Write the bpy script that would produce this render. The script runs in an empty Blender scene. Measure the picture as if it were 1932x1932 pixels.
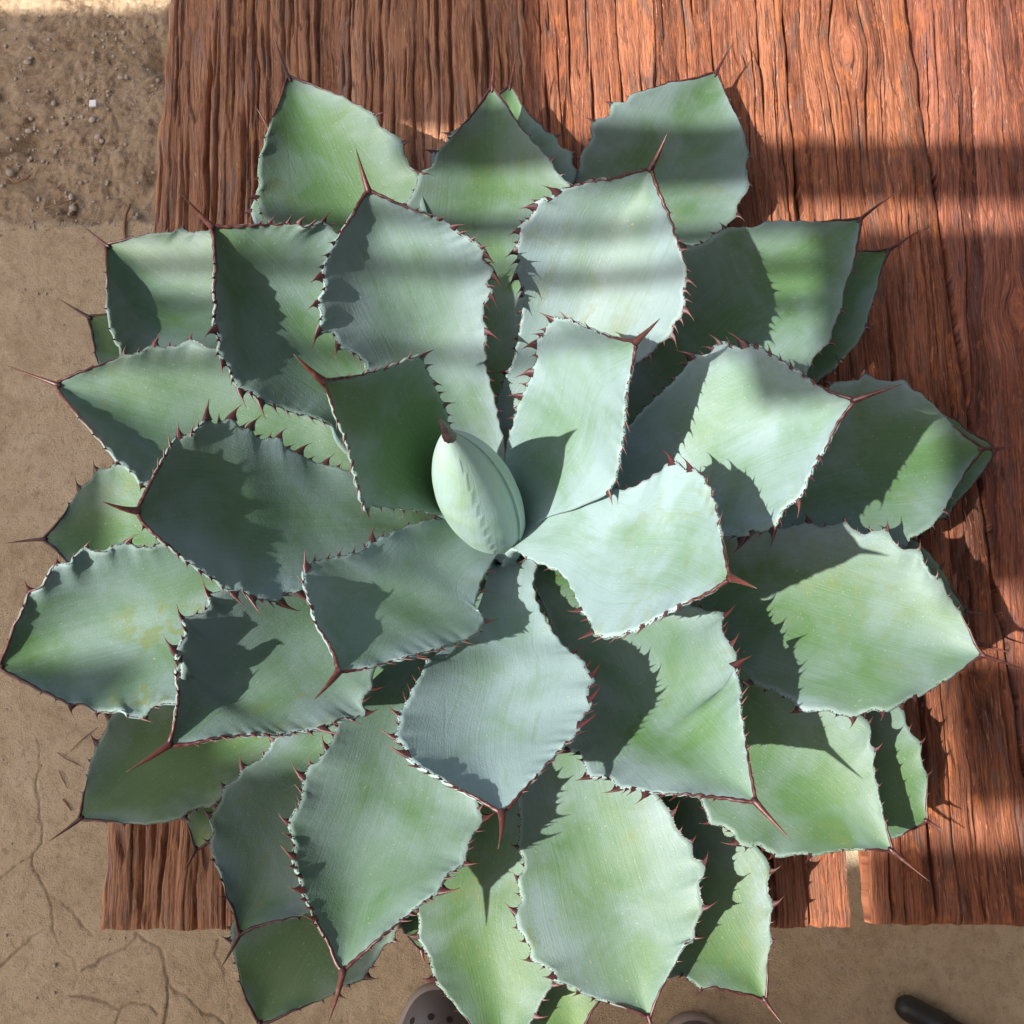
import bpy, bmesh, math, random
import numpy as np
from mathutils import Vector, Matrix
from mathutils.bvhtree import BVHTree

random.seed(7)
RNG = np.random.default_rng(7)
S = bpy.context.scene
COL = S.collection

# ------------------------------------------------------------------ camera, sky, sun, exposure
CAM_H = 1.45                 # lens height above the ground
TABLE = 0.60                 # height of the bench top
PITCH = math.radians(16.5)   # tilt forward from straight down
FPX = 1937.0                 # focal length on a 1932 px wide picture
cam_data = bpy.data.cameras.new('camera')
cam_data.sensor_width = 36.0
cam_data.sensor_fit = 'HORIZONTAL'
cam_data.lens = 36.0 * FPX / 1932.0
cam_data.clip_start = 0.02
cam_data.clip_end = 400.0
cam_data.dof.use_dof = False
cam = bpy.data.objects.new('camera', cam_data)
COL.objects.link(cam)
cam.location = (0, 0, CAM_H)
cam.rotation_euler = (PITCH, 0, 0)
S.camera = cam

SUN_EL = math.radians(52)
SUN_AZ = math.radians(25)    # direction the light travels, measured from +x towards +y
world = bpy.data.worlds.new('World')
S.world = world
world.use_nodes = True
wn = world.node_tree.nodes
wl = world.node_tree.links
wn.clear()
sky_tex = wn.new('ShaderNodeTexSky')
sky_tex.sky_type = 'NISHITA'
sky_tex.sun_disc = False
sky_tex.sun_elevation = SUN_EL
sky_tex.sun_rotation = math.radians(245)
sky_tex.air_density = 1.0
sky_tex.dust_density = 4.0
sky_tex.ozone_density = 0.4
bg = wn.new('ShaderNodeBackground')
bg.inputs['Strength'].default_value = 0.100
wo = wn.new('ShaderNodeOutputWorld')
wl.new(sky_tex.outputs[0], bg.inputs[0])
wl.new(bg.outputs[0], wo.inputs[0])

sun_data = bpy.data.lights.new('sun', 'SUN')
sun_data.energy = 5.0
sun_data.angle = math.radians(0.5)
sun_data.color = (1.0, 0.95, 0.87)
sun = bpy.data.objects.new('sun', sun_data)
COL.objects.link(sun)
sun_dir = Vector((math.cos(SUN_EL) * math.cos(SUN_AZ), math.cos(SUN_EL) * math.sin(SUN_AZ), -math.sin(SUN_EL)))
sun.rotation_euler = sun_dir.to_track_quat('-Z', 'Y').to_euler()
sun.location = (-4, -2, 6)

S.view_settings.view_transform = 'Standard'
S.view_settings.look = 'None'
S.view_settings.gamma = 1.0
S.view_settings.use_curve_mapping = False
S.view_settings.exposure = 1.05

# ------------------------------------------------------------------ photo geometry helpers
CR = np.array([1.0, 0, 0])
CF = np.array([0, math.sin(PITCH), -math.cos(PITCH)])
CU = np.array([0, math.cos(PITCH), math.sin(PITCH)])
CP = np.array([0, 0, CAM_H])


def at(u, v, z):
    """point at height z seen at picture position u, v (1932 px wide picture)"""
    u = np.asarray(u, float)[..., None]
    v = np.asarray(v, float)[..., None]
    z = np.asarray(z, float)[..., None]
    d = (u - 966) * CR + (966 - v) * CU + FPX * CF
    t = (z - CAM_H) / d[..., 2:3]
    return CP + t * d


def px(p):
    d = np.asarray(p, float) - CP
    k = d @ CF
    return 966 + FPX * (d @ CR) / k, 966 - FPX * (d @ CU) / k


# ------------------------------------------------------------------ scene helpers
def tag(o, label=None, cat=None, group=None, kind=None):
    if label:
        o['label'] = label
    if cat:
        o['category'] = cat
    if group:
        o['group'] = group
    if kind:
        o['kind'] = kind
    return o


def empty(name, loc=(0, 0, 0), rz=0.0):
    o = bpy.data.objects.new(name, None)
    o.empty_display_size = 0.05
    COL.objects.link(o)
    o.location = loc
    o.rotation_euler = (0, 0, rz)
    return o


def link_mesh(name, me, mat=None, parent=None, smooth=True):
    if mat and not me.materials:
        me.materials.append(mat)
    if smooth and len(me.polygons):
        me.polygons.foreach_set('use_smooth', [True] * len(me.polygons))
    o = bpy.data.objects.new(name, me)
    COL.objects.link(o)
    if parent:
        o.parent = parent
        o.matrix_parent_inverse = Matrix.Translation(-Vector(parent_world(parent)))
    return o


def parent_world(o):
    # things are empties (or meshes) at top level; meshes below them keep world coordinates
    return Vector(o.location) if o.parent is None else Vector((0, 0, 0))


def mesh_from(name, verts, faces):
    me = bpy.data.meshes.new(name)
    me.from_pydata([tuple(v) for v in verts], [], faces)
    me.update()
    return me


def grid_mesh(name, P, attrs=None):
    """P: (n, m, 3) array -> grid mesh, fast"""
    n, m = P.shape[:2]
    me = bpy.data.meshes.new(name)
    me.vertices.add(n * m)
    me.vertices.foreach_set('co', P.reshape(-1).astype(np.float32))
    idx = np.arange(n * m).reshape(n, m)
    q = np.stack([idx[:-1, :-1], idx[:-1, 1:], idx[1:, 1:], idx[1:, :-1]], -1).reshape(-1, 4)
    nf = len(q)
    me.loops.add(nf * 4)
    me.loops.foreach_set('vertex_index', q.reshape(-1).astype(np.int32))
    me.polygons.add(nf)
    me.polygons.foreach_set('loop_start', (np.arange(nf) * 4).astype(np.int32))
    for k, a in (attrs or {}).items():
        at_ = me.attributes.new(k, 'FLOAT', 'POINT')
        at_.data.foreach_set('value', a.reshape(-1).astype(np.float32))
    me.update(calc_edges=True)
    me.validate()
    return me


def sstep(a, b, x):
    t = np.clip((x - a) / (b - a), 0, 1)
    return t * t * (3 - 2 * t)


def vnoise(x, y, seed):
    """smooth value noise, vectorised, range -1..1"""
    r = np.random.default_rng(seed)
    tab = r.uniform(-1, 1, (256, 256))
    xi = np.floor(x).astype(int)
    yi = np.floor(y).astype(int)
    fx = x - xi
    fy = y - yi
    fx = fx * fx * (3 - 2 * fx)
    fy = fy * fy * (3 - 2 * fy)
    a = tab[xi % 256, yi % 256]
    b = tab[(xi + 1) % 256, yi % 256]
    c = tab[xi % 256, (yi + 1) % 256]
    d = tab[(xi + 1) % 256, (yi + 1) % 256]
    return (a * (1 - fx) + b * fx) * (1 - fy) + (c * (1 - fx) + d * fx) * fy


def fbm(x, y, seed, oct=4, gain=0.5):
    s = 0
    a = 1.0
    for i in range(oct):
        s = s + a * vnoise(x * 2 ** i + 17.3 * i, y * 2 ** i + 5.1 * i, seed + i)
        a *= gain
    return s


def add_box(bm, c, size, rz=0.0, bev=0.0):
    r = bmesh.ops.create_cube(bm, size=1.0)
    M = Matrix.Translation(c) @ Matrix.Rotation(rz, 4, 'Z') @ Matrix.Diagonal((*size, 1))
    bmesh.ops.transform(bm, matrix=M, verts=r['verts'])
    if bev:
        es = list({e for v in r['verts'] for e in v.link_edges})
        bmesh.ops.bevel(bm, geom=es, offset=bev, segments=2, affect='EDGES')


def bm_obj(name, bm, mat, parent=None, smooth=False):
    me = bpy.data.meshes.new(name)
    bm.to_mesh(me)
    bm.free()
    return link_mesh(name, me, mat, parent, smooth)


def tube(points, radii, seg=8, cap=True):
    """verts, faces of a swept tube"""
    pts = [Vector(p) for p in points]
    V, Fc = [], []
    n = len(pts)
    ref = None
    for i, p in enumerate(pts):
        t = (pts[min(i + 1, n - 1)] - pts[max(i - 1, 0)]).normalized()
        if ref is None:
            ref = t.orthogonal().normalized()
        ref = (ref - t * ref.dot(t)).normalized()
        b = t.cross(ref)
        for k in range(seg):
            a = 2 * math.pi * k / seg
            V.append(p + (ref * math.cos(a) + b * math.sin(a)) * radii[i])
    for i in range(n - 1):
        for k in range(seg):
            k2 = (k + 1) % seg
            Fc.append((i * seg + k, i * seg + k2, (i + 1) * seg + k2, (i + 1) * seg + k))
    if cap:
        Fc.append(tuple(range(seg - 1, -1, -1)))
        Fc.append(tuple((n - 1) * seg + k for k in range(seg)))
    return V, Fc


# ------------------------------------------------------------------ materials
class NT:
    def __init__(self, name):
        self.m = bpy.data.materials.new(name)
        self.m.use_nodes = True
        self.t = self.m.node_tree
        self.n = self.t.nodes
        self.b = self.n['Principled BSDF']

    def new(self, typ, **kw):
        nd = self.n.new(typ)
        for k, v in kw.items():
            setattr(nd, k, v)
        return nd

    def link(self, a, b):
        self.t.links.new(a, b)

    def noise(self, vec, scale, detail=4, rough=0.55, dist=0.0):
        nd = self.new('ShaderNodeTexNoise')
        nd.inputs['Scale'].default_value = scale
        nd.inputs['Detail'].default_value = detail
        nd.inputs['Roughness'].default_value = rough
        nd.inputs['Distortion'].default_value = dist
        if vec is not None:
            self.link(vec, nd.inputs['Vector'])
        return nd.outputs['Fac']

    def mapping(self, vec, scale=(1, 1, 1), loc=(0, 0, 0), rot=(0, 0, 0)):
        nd = self.new('ShaderNodeMapping')
        nd.inputs['Scale'].default_value = scale
        nd.inputs['Location'].default_value = loc
        nd.inputs['Rotation'].default_value = rot
        self.link(vec, nd.inputs['Vector'])
        return nd.outputs[0]

    def ramp(self, fac, stops):
        nd = self.new('ShaderNodeValToRGB')
        el = nd.color_ramp.elements
        while len(el) < len(stops):
            el.new(0.5)
        for e, (p, c) in zip(el, stops):
            e.position = p
            e.color = (*c, 1) if len(c) == 3 else c
        self.link(fac, nd.inputs[0])
        return nd.outputs[0]

    def rng(self, fac, a, b, c=0.0, d=1.0):
        nd = self.new('ShaderNodeMapRange')
        nd.inputs[1].default_value = a
        nd.inputs[2].default_value = b
        nd.inputs[3].default_value = c
        nd.inputs[4].default_value = d
        self.link(fac, nd.inputs[0])
        return nd.outputs[0]

    def mix(self, fac, a, b, mode='MIX'):
        nd = self.new('ShaderNodeMix', data_type='RGBA', blend_type=mode)
        for sock, v in ((nd.inputs[0], fac), (nd.inputs[6], a), (nd.inputs[7], b)):
            if isinstance(v, (int, float)):
                sock.default_value = v
            elif isinstance(v, tuple):
                sock.default_value = (*v, 1)
            else:
                self.link(v, sock)
        return nd.outputs[2]

    def math(self, op, a, b=0.0):
        nd = self.new('ShaderNodeMath', operation=op)
        for sock, v in ((nd.inputs[0], a), (nd.inputs[1], b)):
            if isinstance(v, (int, float)):
                sock.default_value = v
            else:
                self.link(v, sock)
        return nd.outputs[0]

    def attr(self, name):
        nd = self.new('ShaderNodeAttribute')
        nd.attribute_name = name
        return nd

    def bump(self, h, strength, dist):
        nd = self.new('ShaderNodeBump')
        nd.inputs['Strength'].default_value = strength
        nd.inputs['Distance'].default_value = dist
        self.link(h, nd.inputs['Height'])
        self.link(nd.outputs[0], self.b.inputs['Normal'])

    def set(self, **kw):
        for k, v in kw.items():
            s = self.b.inputs[k.replace('_', ' ')]
            if isinstance(v, (int, float)):
                s.default_value = v
            elif isinstance(v, tuple):
                s.default_value = (*v, 1)
            else:
                self.link(v, s)


def leaf_material():
    m = NT('agave_leaf')
    uv = m.new('ShaderNodeUVMap').outputs[0]
    oi = m.new('ShaderNodeObjectInfo')
    sep = m.new('ShaderNodeSeparateColor')
    m.link(oi.outputs['Color'], sep.inputs[0])
    geo = m.new('ShaderNodeTexCoord').outputs['Object']
    edge = m.attr('edge').outputs['Fac']
    # long fibres that run from base to tip
    st1 = m.noise(m.mapping(uv, (1.6, 42, 1)), 1.0, 3, 0.6, 0.05)
    st2 = m.noise(m.mapping(uv, (5, 120, 1)), 1.0, 3, 0.65, 0.08)
    blot = m.noise(geo, 16, 4, 0.6, 0.6)
    blot2 = m.noise(geo, 45, 4, 0.6)
    g = m.math('ADD', m.rng(blot, 0.36, 0.66, -0.36, 0.30), sep.outputs[0])
    g = m.math('ADD', g, m.rng(st1, 0.3, 0.7, -0.09, 0.09))
    g = m.math('ADD', g, m.rng(edge, 0.35, 1.0, -0.06, 0.42))
    gl = m.new('ShaderNodeClamp')
    m.link(g, gl.inputs[0])
    c = m.mix(gl.outputs[0], (0.056, 0.122, 0.040), (0.155, 0.217, 0.224))
    c = m.mix(m.math('MULTIPLY', m.rng(st2, 0.45, 0.68), 0.15), c, (0.175, 0.24, 0.215))
    # faint scalloped prints left by the teeth of the leaf that lay against it
    us = m.new('ShaderNodeSeparateXYZ')
    m.link(uv, us.inputs[0])
    wv_ = m.math('PINGPONG', m.math('MULTIPLY', us.outputs[0], 9.0), 1.0)
    pd = m.math('ABSOLUTE', m.math('SUBTRACT', m.math('SUBTRACT', edge, 0.50), m.math('MULTIPLY', m.math('POWER', wv_, 2.0), 0.11)))
    prn = m.math('MULTIPLY', m.rng(pd, 0.022, 0.0), m.rng(m.noise(geo, 22, 2), 0.46, 0.62))
    c = m.mix(m.math('MULTIPLY', prn, 0.13), c, (0.085, 0.15, 0.09))
    # rubbed patches and dust
    rub = m.noise(m.mapping(uv, (3, 10, 1)), 1.0, 6, 0.72, 0.6)
    c = m.mix(m.math('MULTIPLY', m.rng(rub, 0.54, 0.68), 0.28), c, (0.078, 0.145, 0.078))
    dust = m.noise(geo, 520, 2, 0.6)
    c = m.mix(m.math('MULTIPLY', m.rng(dust, 0.66, 0.74), 0.35), c, (0.33, 0.36, 0.32))
    # pale wax bloom close to the edges
    c = m.mix(m.rng(edge, 0.92, 1.0, 0, 0.40), c, (0.215, 0.285, 0.275))
    # yellowing
    c = m.mix(m.math('MULTIPLY', sep.outputs[2], m.rng(blot2, 0.35, 0.65)), c, (0.15, 0.205, 0.055))
    # scattered olive and tan marks
    sp = m.noise(geo, 60, 5, 0.65, 0.5)
    msk = m.noise(geo, 9, 2, 0.5)
    mk = m.math('MULTIPLY', m.rng(sp, 0.52, 0.62), m.rng(msk, 0.50, 0.60))
    c = m.mix(m.math('MULTIPLY', mk, m.rng(oi.outputs['Alpha'], 0, 1, 0.15, 0.8)), c, (0.11, 0.14, 0.045))
    sp2 = m.noise(geo, 210, 3, 0.6)
    mk2 = m.math('MULTIPLY', m.rng(sp2, 0.70, 0.74), m.rng(m.noise(geo, 14, 2), 0.5, 0.6))
    c = m.mix(m.math('MULTIPLY', mk2, 0.7), c, (0.30, 0.26, 0.16))
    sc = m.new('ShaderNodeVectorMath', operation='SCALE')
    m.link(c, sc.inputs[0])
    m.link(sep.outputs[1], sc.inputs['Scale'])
    m.set(Base_Color=sc.outputs[0], Roughness=m.rng(st1, 0.3, 0.7, 0.48, 0.62))
    m.b.inputs['Specular IOR Level'].default_value = 0.35
    fine = m.noise(geo, 900, 2, 0.5)
    h = m.math('ADD', m.math('MULTIPLY', st1, 0.35), m.math('MULTIPLY', fine, 0.3))
    h = m.math('ADD', h, m.math('MULTIPLY', prn, -0.15))
    h = m.math('ADD', h, m.math('MULTIPLY', blot2, 0.8))
    m.bump(h, 0.35, 0.0016)
    return m.m


def spine_material():
    m = NT('spine')
    f = m.attr('len').outputs['Fac']
    geo = m.new('ShaderNodeTexCoord').outputs['Object']
    nz = m.noise(geo, 300, 3)
    c = m.ramp(f, [(0.0, (0.026, 0.005, 0.008)), (0.3, (0.048, 0.010, 0.010)), (0.75, (0.085, 0.023, 0.015)), (1.0, (0.075, 0.045, 0.035))])
    c = m.mix(m.rng(nz, 0.5, 0.75, 0, 0.4), c, (0.20, 0.12, 0.095))
    m.set(Base_Color=c, Roughness=0.42)
    m.bump(nz, 0.2, 0.0006)
    return m.m


def wood_material(name, dark, mid, light, orange, grey):
    m = NT(name)
    pos = m.new('ShaderNodeTexCoord').outputs['Object']
    tone = m.attr('tone').outputs['Fac']
    raw = m.attr('raw').outputs['Fac']
    warp = m.attr('warp').outputs['Fac']
    comb = m.new('ShaderNodeCombineXYZ')
    sp = m.new('ShaderNodeSeparateXYZ')
    m.link(pos, sp.inputs[0])
    m.link(warp, comb.inputs[0])
    m.link(sp.outputs[1], comb.inputs[1])
    m.link(m.math('MULTIPLY', tone, 3.0), comb.inputs[2])
    v = comb.outputs[0]
    fib = m.noise(m.mapping(v, (380, 11, 1)), 1.0, 6, 0.68, 0.7)
    fib2 = m.noise(m.mapping(v, (900, 34, 1)), 1.0, 4, 0.65, 0.6)
    spl = m.noise(m.mapping(v, (620, 42, 1), (7, 3, 1), (0, 0, 0.05)), 1.0, 3, 0.6, 1.2)
    big = m.noise(m.mapping(v, (38, 6, 1)), 1.0, 5, 0.65, 1.2)
    blot = m.noise(m.mapping(v, (60, 20, 1)), 1.0, 6, 0.7, 1.5)
    f = m.math('ADD', m.math('MULTIPLY', fib, 0.62), m.math('MULTIPLY', big, 0.42))
    f = m.math('ADD', f, m.math('MULTIPLY', m.math('SUBTRACT', tone, 0.5), 0.16))
    c = m.ramp(f, [(0.36, dark), (0.50, mid), (0.68, light)])
    c = m.mix(m.math('MULTIPLY', m.rng(blot, 0.53, 0.64), 0.75), c, orange)
    blot3 = m.noise(m.mapping(v, (85, 15, 1), (3, 9, 2)), 1.0, 5, 0.65, 1.0)
    c = m.mix(m.math('MULTIPLY', m.rng(blot3, 0.53, 0.64), 0.7), c, grey)
    c = m.mix(m.math('MULTIPLY', m.rng(spl, 0.59, 0.69), 0.7), c, tuple(min(1, x * 1.45 + 0.05) for x in light))
    c = m.mix(m.math('MULTIPLY', m.rng(fib2, 0.47, 0.33), 0.85), c, tuple(x * 0.5 for x in dark))
    c = m.mix(raw, c, tuple(min(1, x * 1.25) for x in orange))
    m.set(Base_Color=c, Roughness=m.rng(fib, 0.3, 0.7, 0.62, 0.85))
    m.b.inputs['Specular IOR Level'].default_value = 0.3
    h = m.math('ADD', fib, m.math('MULTIPLY', fib2, 0.8))
    h = m.math('ADD', h, m.math('MULTIPLY', m.rng(spl, 0.58, 0.70), 0.5))
    m.bump(h, 1.0, 0.0026)
    return m.m


def ground_material():
    m = NT('ground_surface')
    pos = m.new('ShaderNodeTexCoord').outputs['Object']
    soil = m.attr('soil').outputs['Fac']
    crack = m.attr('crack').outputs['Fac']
    n1 = m.noise(pos, 3.5, 4, 0.6, 0.4)
    n2 = m.noise(pos, 28, 5, 0.68, 0.3)
    n3 = m.noise(pos, 130, 4, 0.65)
    n4 = m.noise(pos, 420, 2, 0.6)
    f = m.math('ADD', m.math('MULTIPLY', n1, 0.35), m.math('MULTIPLY', n2, 0.4))
    f = m.math('ADD', f, m.math('MULTIPLY', n3, 0.25))
    conc = m.ramp(f, [(0.34, (0.32, 0.237, 0.143)), (0.5, (0.445, 0.343, 0.222)), (0.66, (0.51, 0.41, 0.285))])
    stn = m.noise(pos, 11, 5, 0.7, 0.8)
    conc = m.mix(m.math('MULTIPLY', m.rng(stn, 0.52, 0.66), 0.40), conc, (0.25, 0.175, 0.105))
    n5 = m.noise(pos, 75, 5, 0.72, 0.4)
    conc = m.mix(m.math('MULTIPLY', m.rng(n5, 0.53, 0.66), 0.45), conc, (0.22, 0.155, 0.095))
    conc = m.mix(m.math('MULTIPLY', m.rng(n3, 0.60, 0.70), 0.55), conc, (0.17, 0.115, 0.075))
    conc = m.mix(m.math('MULTIPLY', m.rng(n4, 0.66, 0.74), 0.5), conc, (0.52, 0.44, 0.34))
    dirt = m.ramp(f, [(0.36, (0.17, 0.11, 0.068)), (0.48, (0.30, 0.215, 0.135)), (0.64, (0.42, 0.325, 0.22))])
    dirt = m.mix(m.math('MULTIPLY', m.rng(n3, 0.58, 0.70), 0.6), dirt, (0.42, 0.35, 0.27))
    dirt = m.mix(m.math('MULTIPLY', m.rng(n2, 0.44, 0.34), 0.7), dirt, (0.10, 0.062, 0.042))
    c = m.mix(soil, conc, dirt)
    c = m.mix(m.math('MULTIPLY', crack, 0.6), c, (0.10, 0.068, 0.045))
    m.set(Base_Color=c, Roughness=0.92)
    m.b.inputs['Specular IOR Level'].default_value = 0.15
    n6 = m.noise(pos, 900, 2, 0.6)
    c2 = m.mix(m.math('MULTIPLY', m.rng(n6, 0.60, 0.72), 0.35), c, (0.60, 0.50, 0.38))
    m.set(Base_Color=c2)
    h = m.math('ADD', m.math('MULTIPLY', n3, 0.8), m.math('MULTIPLY', n4, 0.6))
    h = m.math('ADD', h, m.math('MULTIPLY', n6, 0.25))
    m.bump(h, 0.9, 0.003)
    return m.m


def plain(name, col, rough=0.6, var=0.15, scale=60, bump=0.2):
    m = NT(name)
    pos = m.new('ShaderNodeTexCoord').outputs['Object']
    nz = m.noise(pos, scale, 4, 0.6)
    c = m.mix(nz, tuple(x * (1 - var) for x in col), tuple(min(1, x * (1 + var)) for x in col))
    m.set(Base_Color=c, Roughness=rough)
    if bump:
        m.bump(nz, bump, 0.002)
    return m.m


M_LEAF = leaf_material()
M_SPINE = spine_material()
M_WOOD_ROUGH = wood_material('redwood_rough', (0.15, 0.060, 0.030), (0.40, 0.185, 0.102), (0.56, 0.31, 0.19), (0.52, 0.25, 0.10), (0.33, 0.23, 0.185))
M_WOOD = wood_material('redwood', (0.055, 0.017, 0.009), (0.215, 0.072, 0.035), (0.41, 0.170, 0.094), (0.40, 0.130, 0.042), (0.135, 0.082, 0.066))
M_WOOD_RED = wood_material('redwood_splintered', (0.052, 0.016, 0.009), (0.190, 0.062, 0.035), (0.39, 0.155, 0.096), (0.34, 0.110, 0.042), (0.125, 0.066, 0.060))
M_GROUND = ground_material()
M_STONE = plain('pebble', (0.36, 0.30, 0.24), 0.85, 0.4, 40)
M_PAPER = plain('paper', (0.80, 0.80, 0.79), 0.7, 0.04)
M_TWIG = plain('twig', (0.26, 0.14, 0.075), 0.8, 0.4, 120)
M_RUBBER = plain('clog_foam', (0.112, 0.103, 0.103), 0.55, 0.10, 200, 0.1)
M_SOLE = plain('clog_sole', (0.30, 0.245, 0.215), 0.6, 0.10, 200, 0.1)
M_VENT_SHADE = plain('vent_shade_dark', (0.012, 0.010, 0.010), 0.8, 0.1)
M_CLOTH = plain('trouser_cloth', (0.045, 0.048, 0.06), 0.9, 0.2, 300)
M_BLACK = plain('black_rubber', (0.016, 0.015, 0.015), 0.45, 0.2, 90)
M_POT = plain('pot_plastic', (0.02, 0.02, 0.02), 0.5, 0.1)
M_SOIL = plain('potting_soil', (0.05, 0.035, 0.025), 0.95, 0.5, 200, 0.8)
def shade_sheet_material():
    m = NT('shade_fill_sheet')
    tr = m.new('ShaderNodeBsdfTranslucent')
    tr.inputs['Color'].default_value = (0.98, 0.84, 0.62, 1)
    m.set(Base_Color=(0.55, 0.50, 0.42), Roughness=0.6)
    mx = m.new('ShaderNodeMixShader')
    mx.inputs[0].default_value = 0.92  # mostly translucent, so the added sheets spread warm fill light at the left
    m.link(m.b.outputs[0], mx.inputs[1])
    m.link(tr.outputs[0], mx.inputs[2])
    m.link(mx.outputs[0], m.n['Material Output'].inputs[0])
    return m.m


M_SHADE_SHEET = shade_sheet_material()
M_BEAM = plain('roof_timber', (0.22, 0.14, 0.09), 0.8, 0.25)
M_WALL = plain('added_wall_dark', (0.055, 0.046, 0.038), 0.85, 0.25, 14)

# ------------------------------------------------------------------ ground: concrete slab and bare soil, one sheet
CRACKS = [  # traced on the slab, picture coordinates
    [(70, 1390), (78, 1445), (72, 1490), (82, 1560), (78, 1590), (58, 1610), (60, 1635), (70, 1655), (96, 1690), (100, 1730), (98, 1760), (112, 1790), (145, 1830), (147, 1850), (122, 1885), (105, 1925), (98, 1960)],
    [(-20, 1400), (40, 1388), (75, 1392), (140, 1380), (190, 1365)],
    [(60, 1615), (30, 1630), (0, 1660), (-20, 1690)],
    [(100, 1690), (130, 1715), (155, 1750), (175, 1765)],
    [(-10, 1830), (30, 1795), (60, 1770), (90, 1755)],
    [(255, 1760), (275, 1775), (300, 1790), (312, 1830), (320, 1850), (345, 1880), (380, 1900), (420, 1930), (450, 1960)],
    [(320, 1850), (322, 1890), (312, 1935), (305, 1970)],
    [(255, 1760), (235, 1790), (205, 1805), (185, 1820), (160, 1835)],
    [(412, 1770), (405, 1800), (425, 1830), (430, 1870), (437, 1910), (440, 1940)],
    [(130, 1878), (170, 1885), (200, 1895), (225, 1910), (215, 1950)],
    [(225, 1910), (250, 1890), (280, 1895), (300, 1915)],
    [(235, 400), (236, 430), (240, 470), (232, 520)],
    [(0, 300), (20, 285), (30, 250)],
]


def build_ground():
    xs = np.concatenate([np.linspace(-1.15, -.76, 90)[:-1], np.linspace(-.76, -.14, 380)[:-1], np.linspace(-.14, 1.15, 330)])
    ys = np.concatenate([np.linspace(-.55, -.30, 50)[:-1], np.linspace(-.30, .52, 440)[:-1], np.linspace(.52, 1.45, 300)[:-1], np.linspace(1.45, 1.62, 30)])
    X, Y = np.meshgrid(xs, ys)
    Z = fbm(X * 6, Y * 6, 11, 3) * 0.0012 + fbm(X * 60, Y * 60, 15, 3) * 0.0006
    edge = 0.920 + fbm(X * 9, Y * 2, 3, 3) * 0.007 + fbm(X * 60, Y * 20, 5, 3) * 0.006
    soil = sstep(-0.006, 0.012, Y - edge)
    rough = fbm(X * 14, Y * 14, 21, 5, 0.6) * 0.0055 + np.abs(fbm(X * 45, Y * 45, 31, 3)) * 0.004
    Z = Z * (1 - soil) + soil * (-0.009 + rough)
    # hollow by the bench edge
    for hx, hy, r, dep in ((-0.60, 1.235, 0.028, 0.03), (-0.585, 1.0, 0.02, 0.012), (-0.80, 1.07, 0.02, 0.012)):
        Z -= dep * np.exp(-((X - hx) ** 2 + (Y - hy) ** 2) / (2 * (r * 0.6) ** 2))
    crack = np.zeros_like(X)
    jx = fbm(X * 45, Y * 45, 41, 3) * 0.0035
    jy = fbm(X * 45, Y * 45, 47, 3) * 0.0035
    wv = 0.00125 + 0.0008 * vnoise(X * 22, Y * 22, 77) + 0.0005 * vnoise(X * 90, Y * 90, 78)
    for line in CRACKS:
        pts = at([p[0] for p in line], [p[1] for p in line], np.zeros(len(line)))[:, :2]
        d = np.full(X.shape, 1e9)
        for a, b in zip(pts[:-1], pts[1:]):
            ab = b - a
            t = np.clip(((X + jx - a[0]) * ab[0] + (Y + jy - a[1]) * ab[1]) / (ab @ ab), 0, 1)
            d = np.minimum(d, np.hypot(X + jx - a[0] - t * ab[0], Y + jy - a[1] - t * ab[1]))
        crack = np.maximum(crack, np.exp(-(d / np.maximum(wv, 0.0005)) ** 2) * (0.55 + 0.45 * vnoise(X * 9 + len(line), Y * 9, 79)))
    # fainter random network over the rest of the slab
    Z -= crack * 0.0030
    fade = sstep(0, 0.08, np.minimum.reduce([X + 1.15, 1.15 - X, Y + 0.55, 1.62 - Y]))
    Z *= fade
    soil_far = soil
    P = np.stack([X, Y, Z], -1)
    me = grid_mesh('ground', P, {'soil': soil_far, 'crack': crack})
    bm = bmesh.new()
    bm.from_mesh(me)
    ls = bm.verts.layers.float['soil']
    B = 60.0
    n, k = P.shape[:2]
    bm.verts.ensure_lookup_table()
    ring = [bm.verts[0], bm.verts[k - 1], bm.verts[n * k - 1], bm.verts[(n - 1) * k]]
    out = [bm.verts.new(p) for p in ((-B, -B, 0), (B, -B, 0), (B, B, 0), (-B, B, 0))]
    for v, s_ in zip(out, (0, 0, 1, 1)):
        v[ls] = s_
    bm.verts.ensure_lookup_table()
    borders = [[bm.verts[i] for i in range(k)], [bm.verts[i * k + k - 1] for i in range(n)],
               [bm.verts[(n - 1) * k + i] for i in range(k - 1, -1, -1)], [bm.verts[i * k] for i in range(n - 1, -1, -1)]]
    for i in range(4):
        o1, o2 = out[i], out[(i + 1) % 4]
        try:
            bm.faces.new([o1, o2] + borders[i][::-1])
        except ValueError:
            pass
    bm.to_mesh(me)
    bm.free()
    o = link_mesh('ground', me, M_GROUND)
    tag(o, 'cracked tan concrete slab meeting bare brown soil', None, None, 'structure')


build_ground()

# ------------------------------------------------------------------ bench of redwood slabs
bench = empty('wooden_bench', (0.03, 0.35, 0))
tag(bench, 'rough redwood slab bench standing on the concrete under the agave', 'bench')
YAW = math.radians(-1.8)


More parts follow.
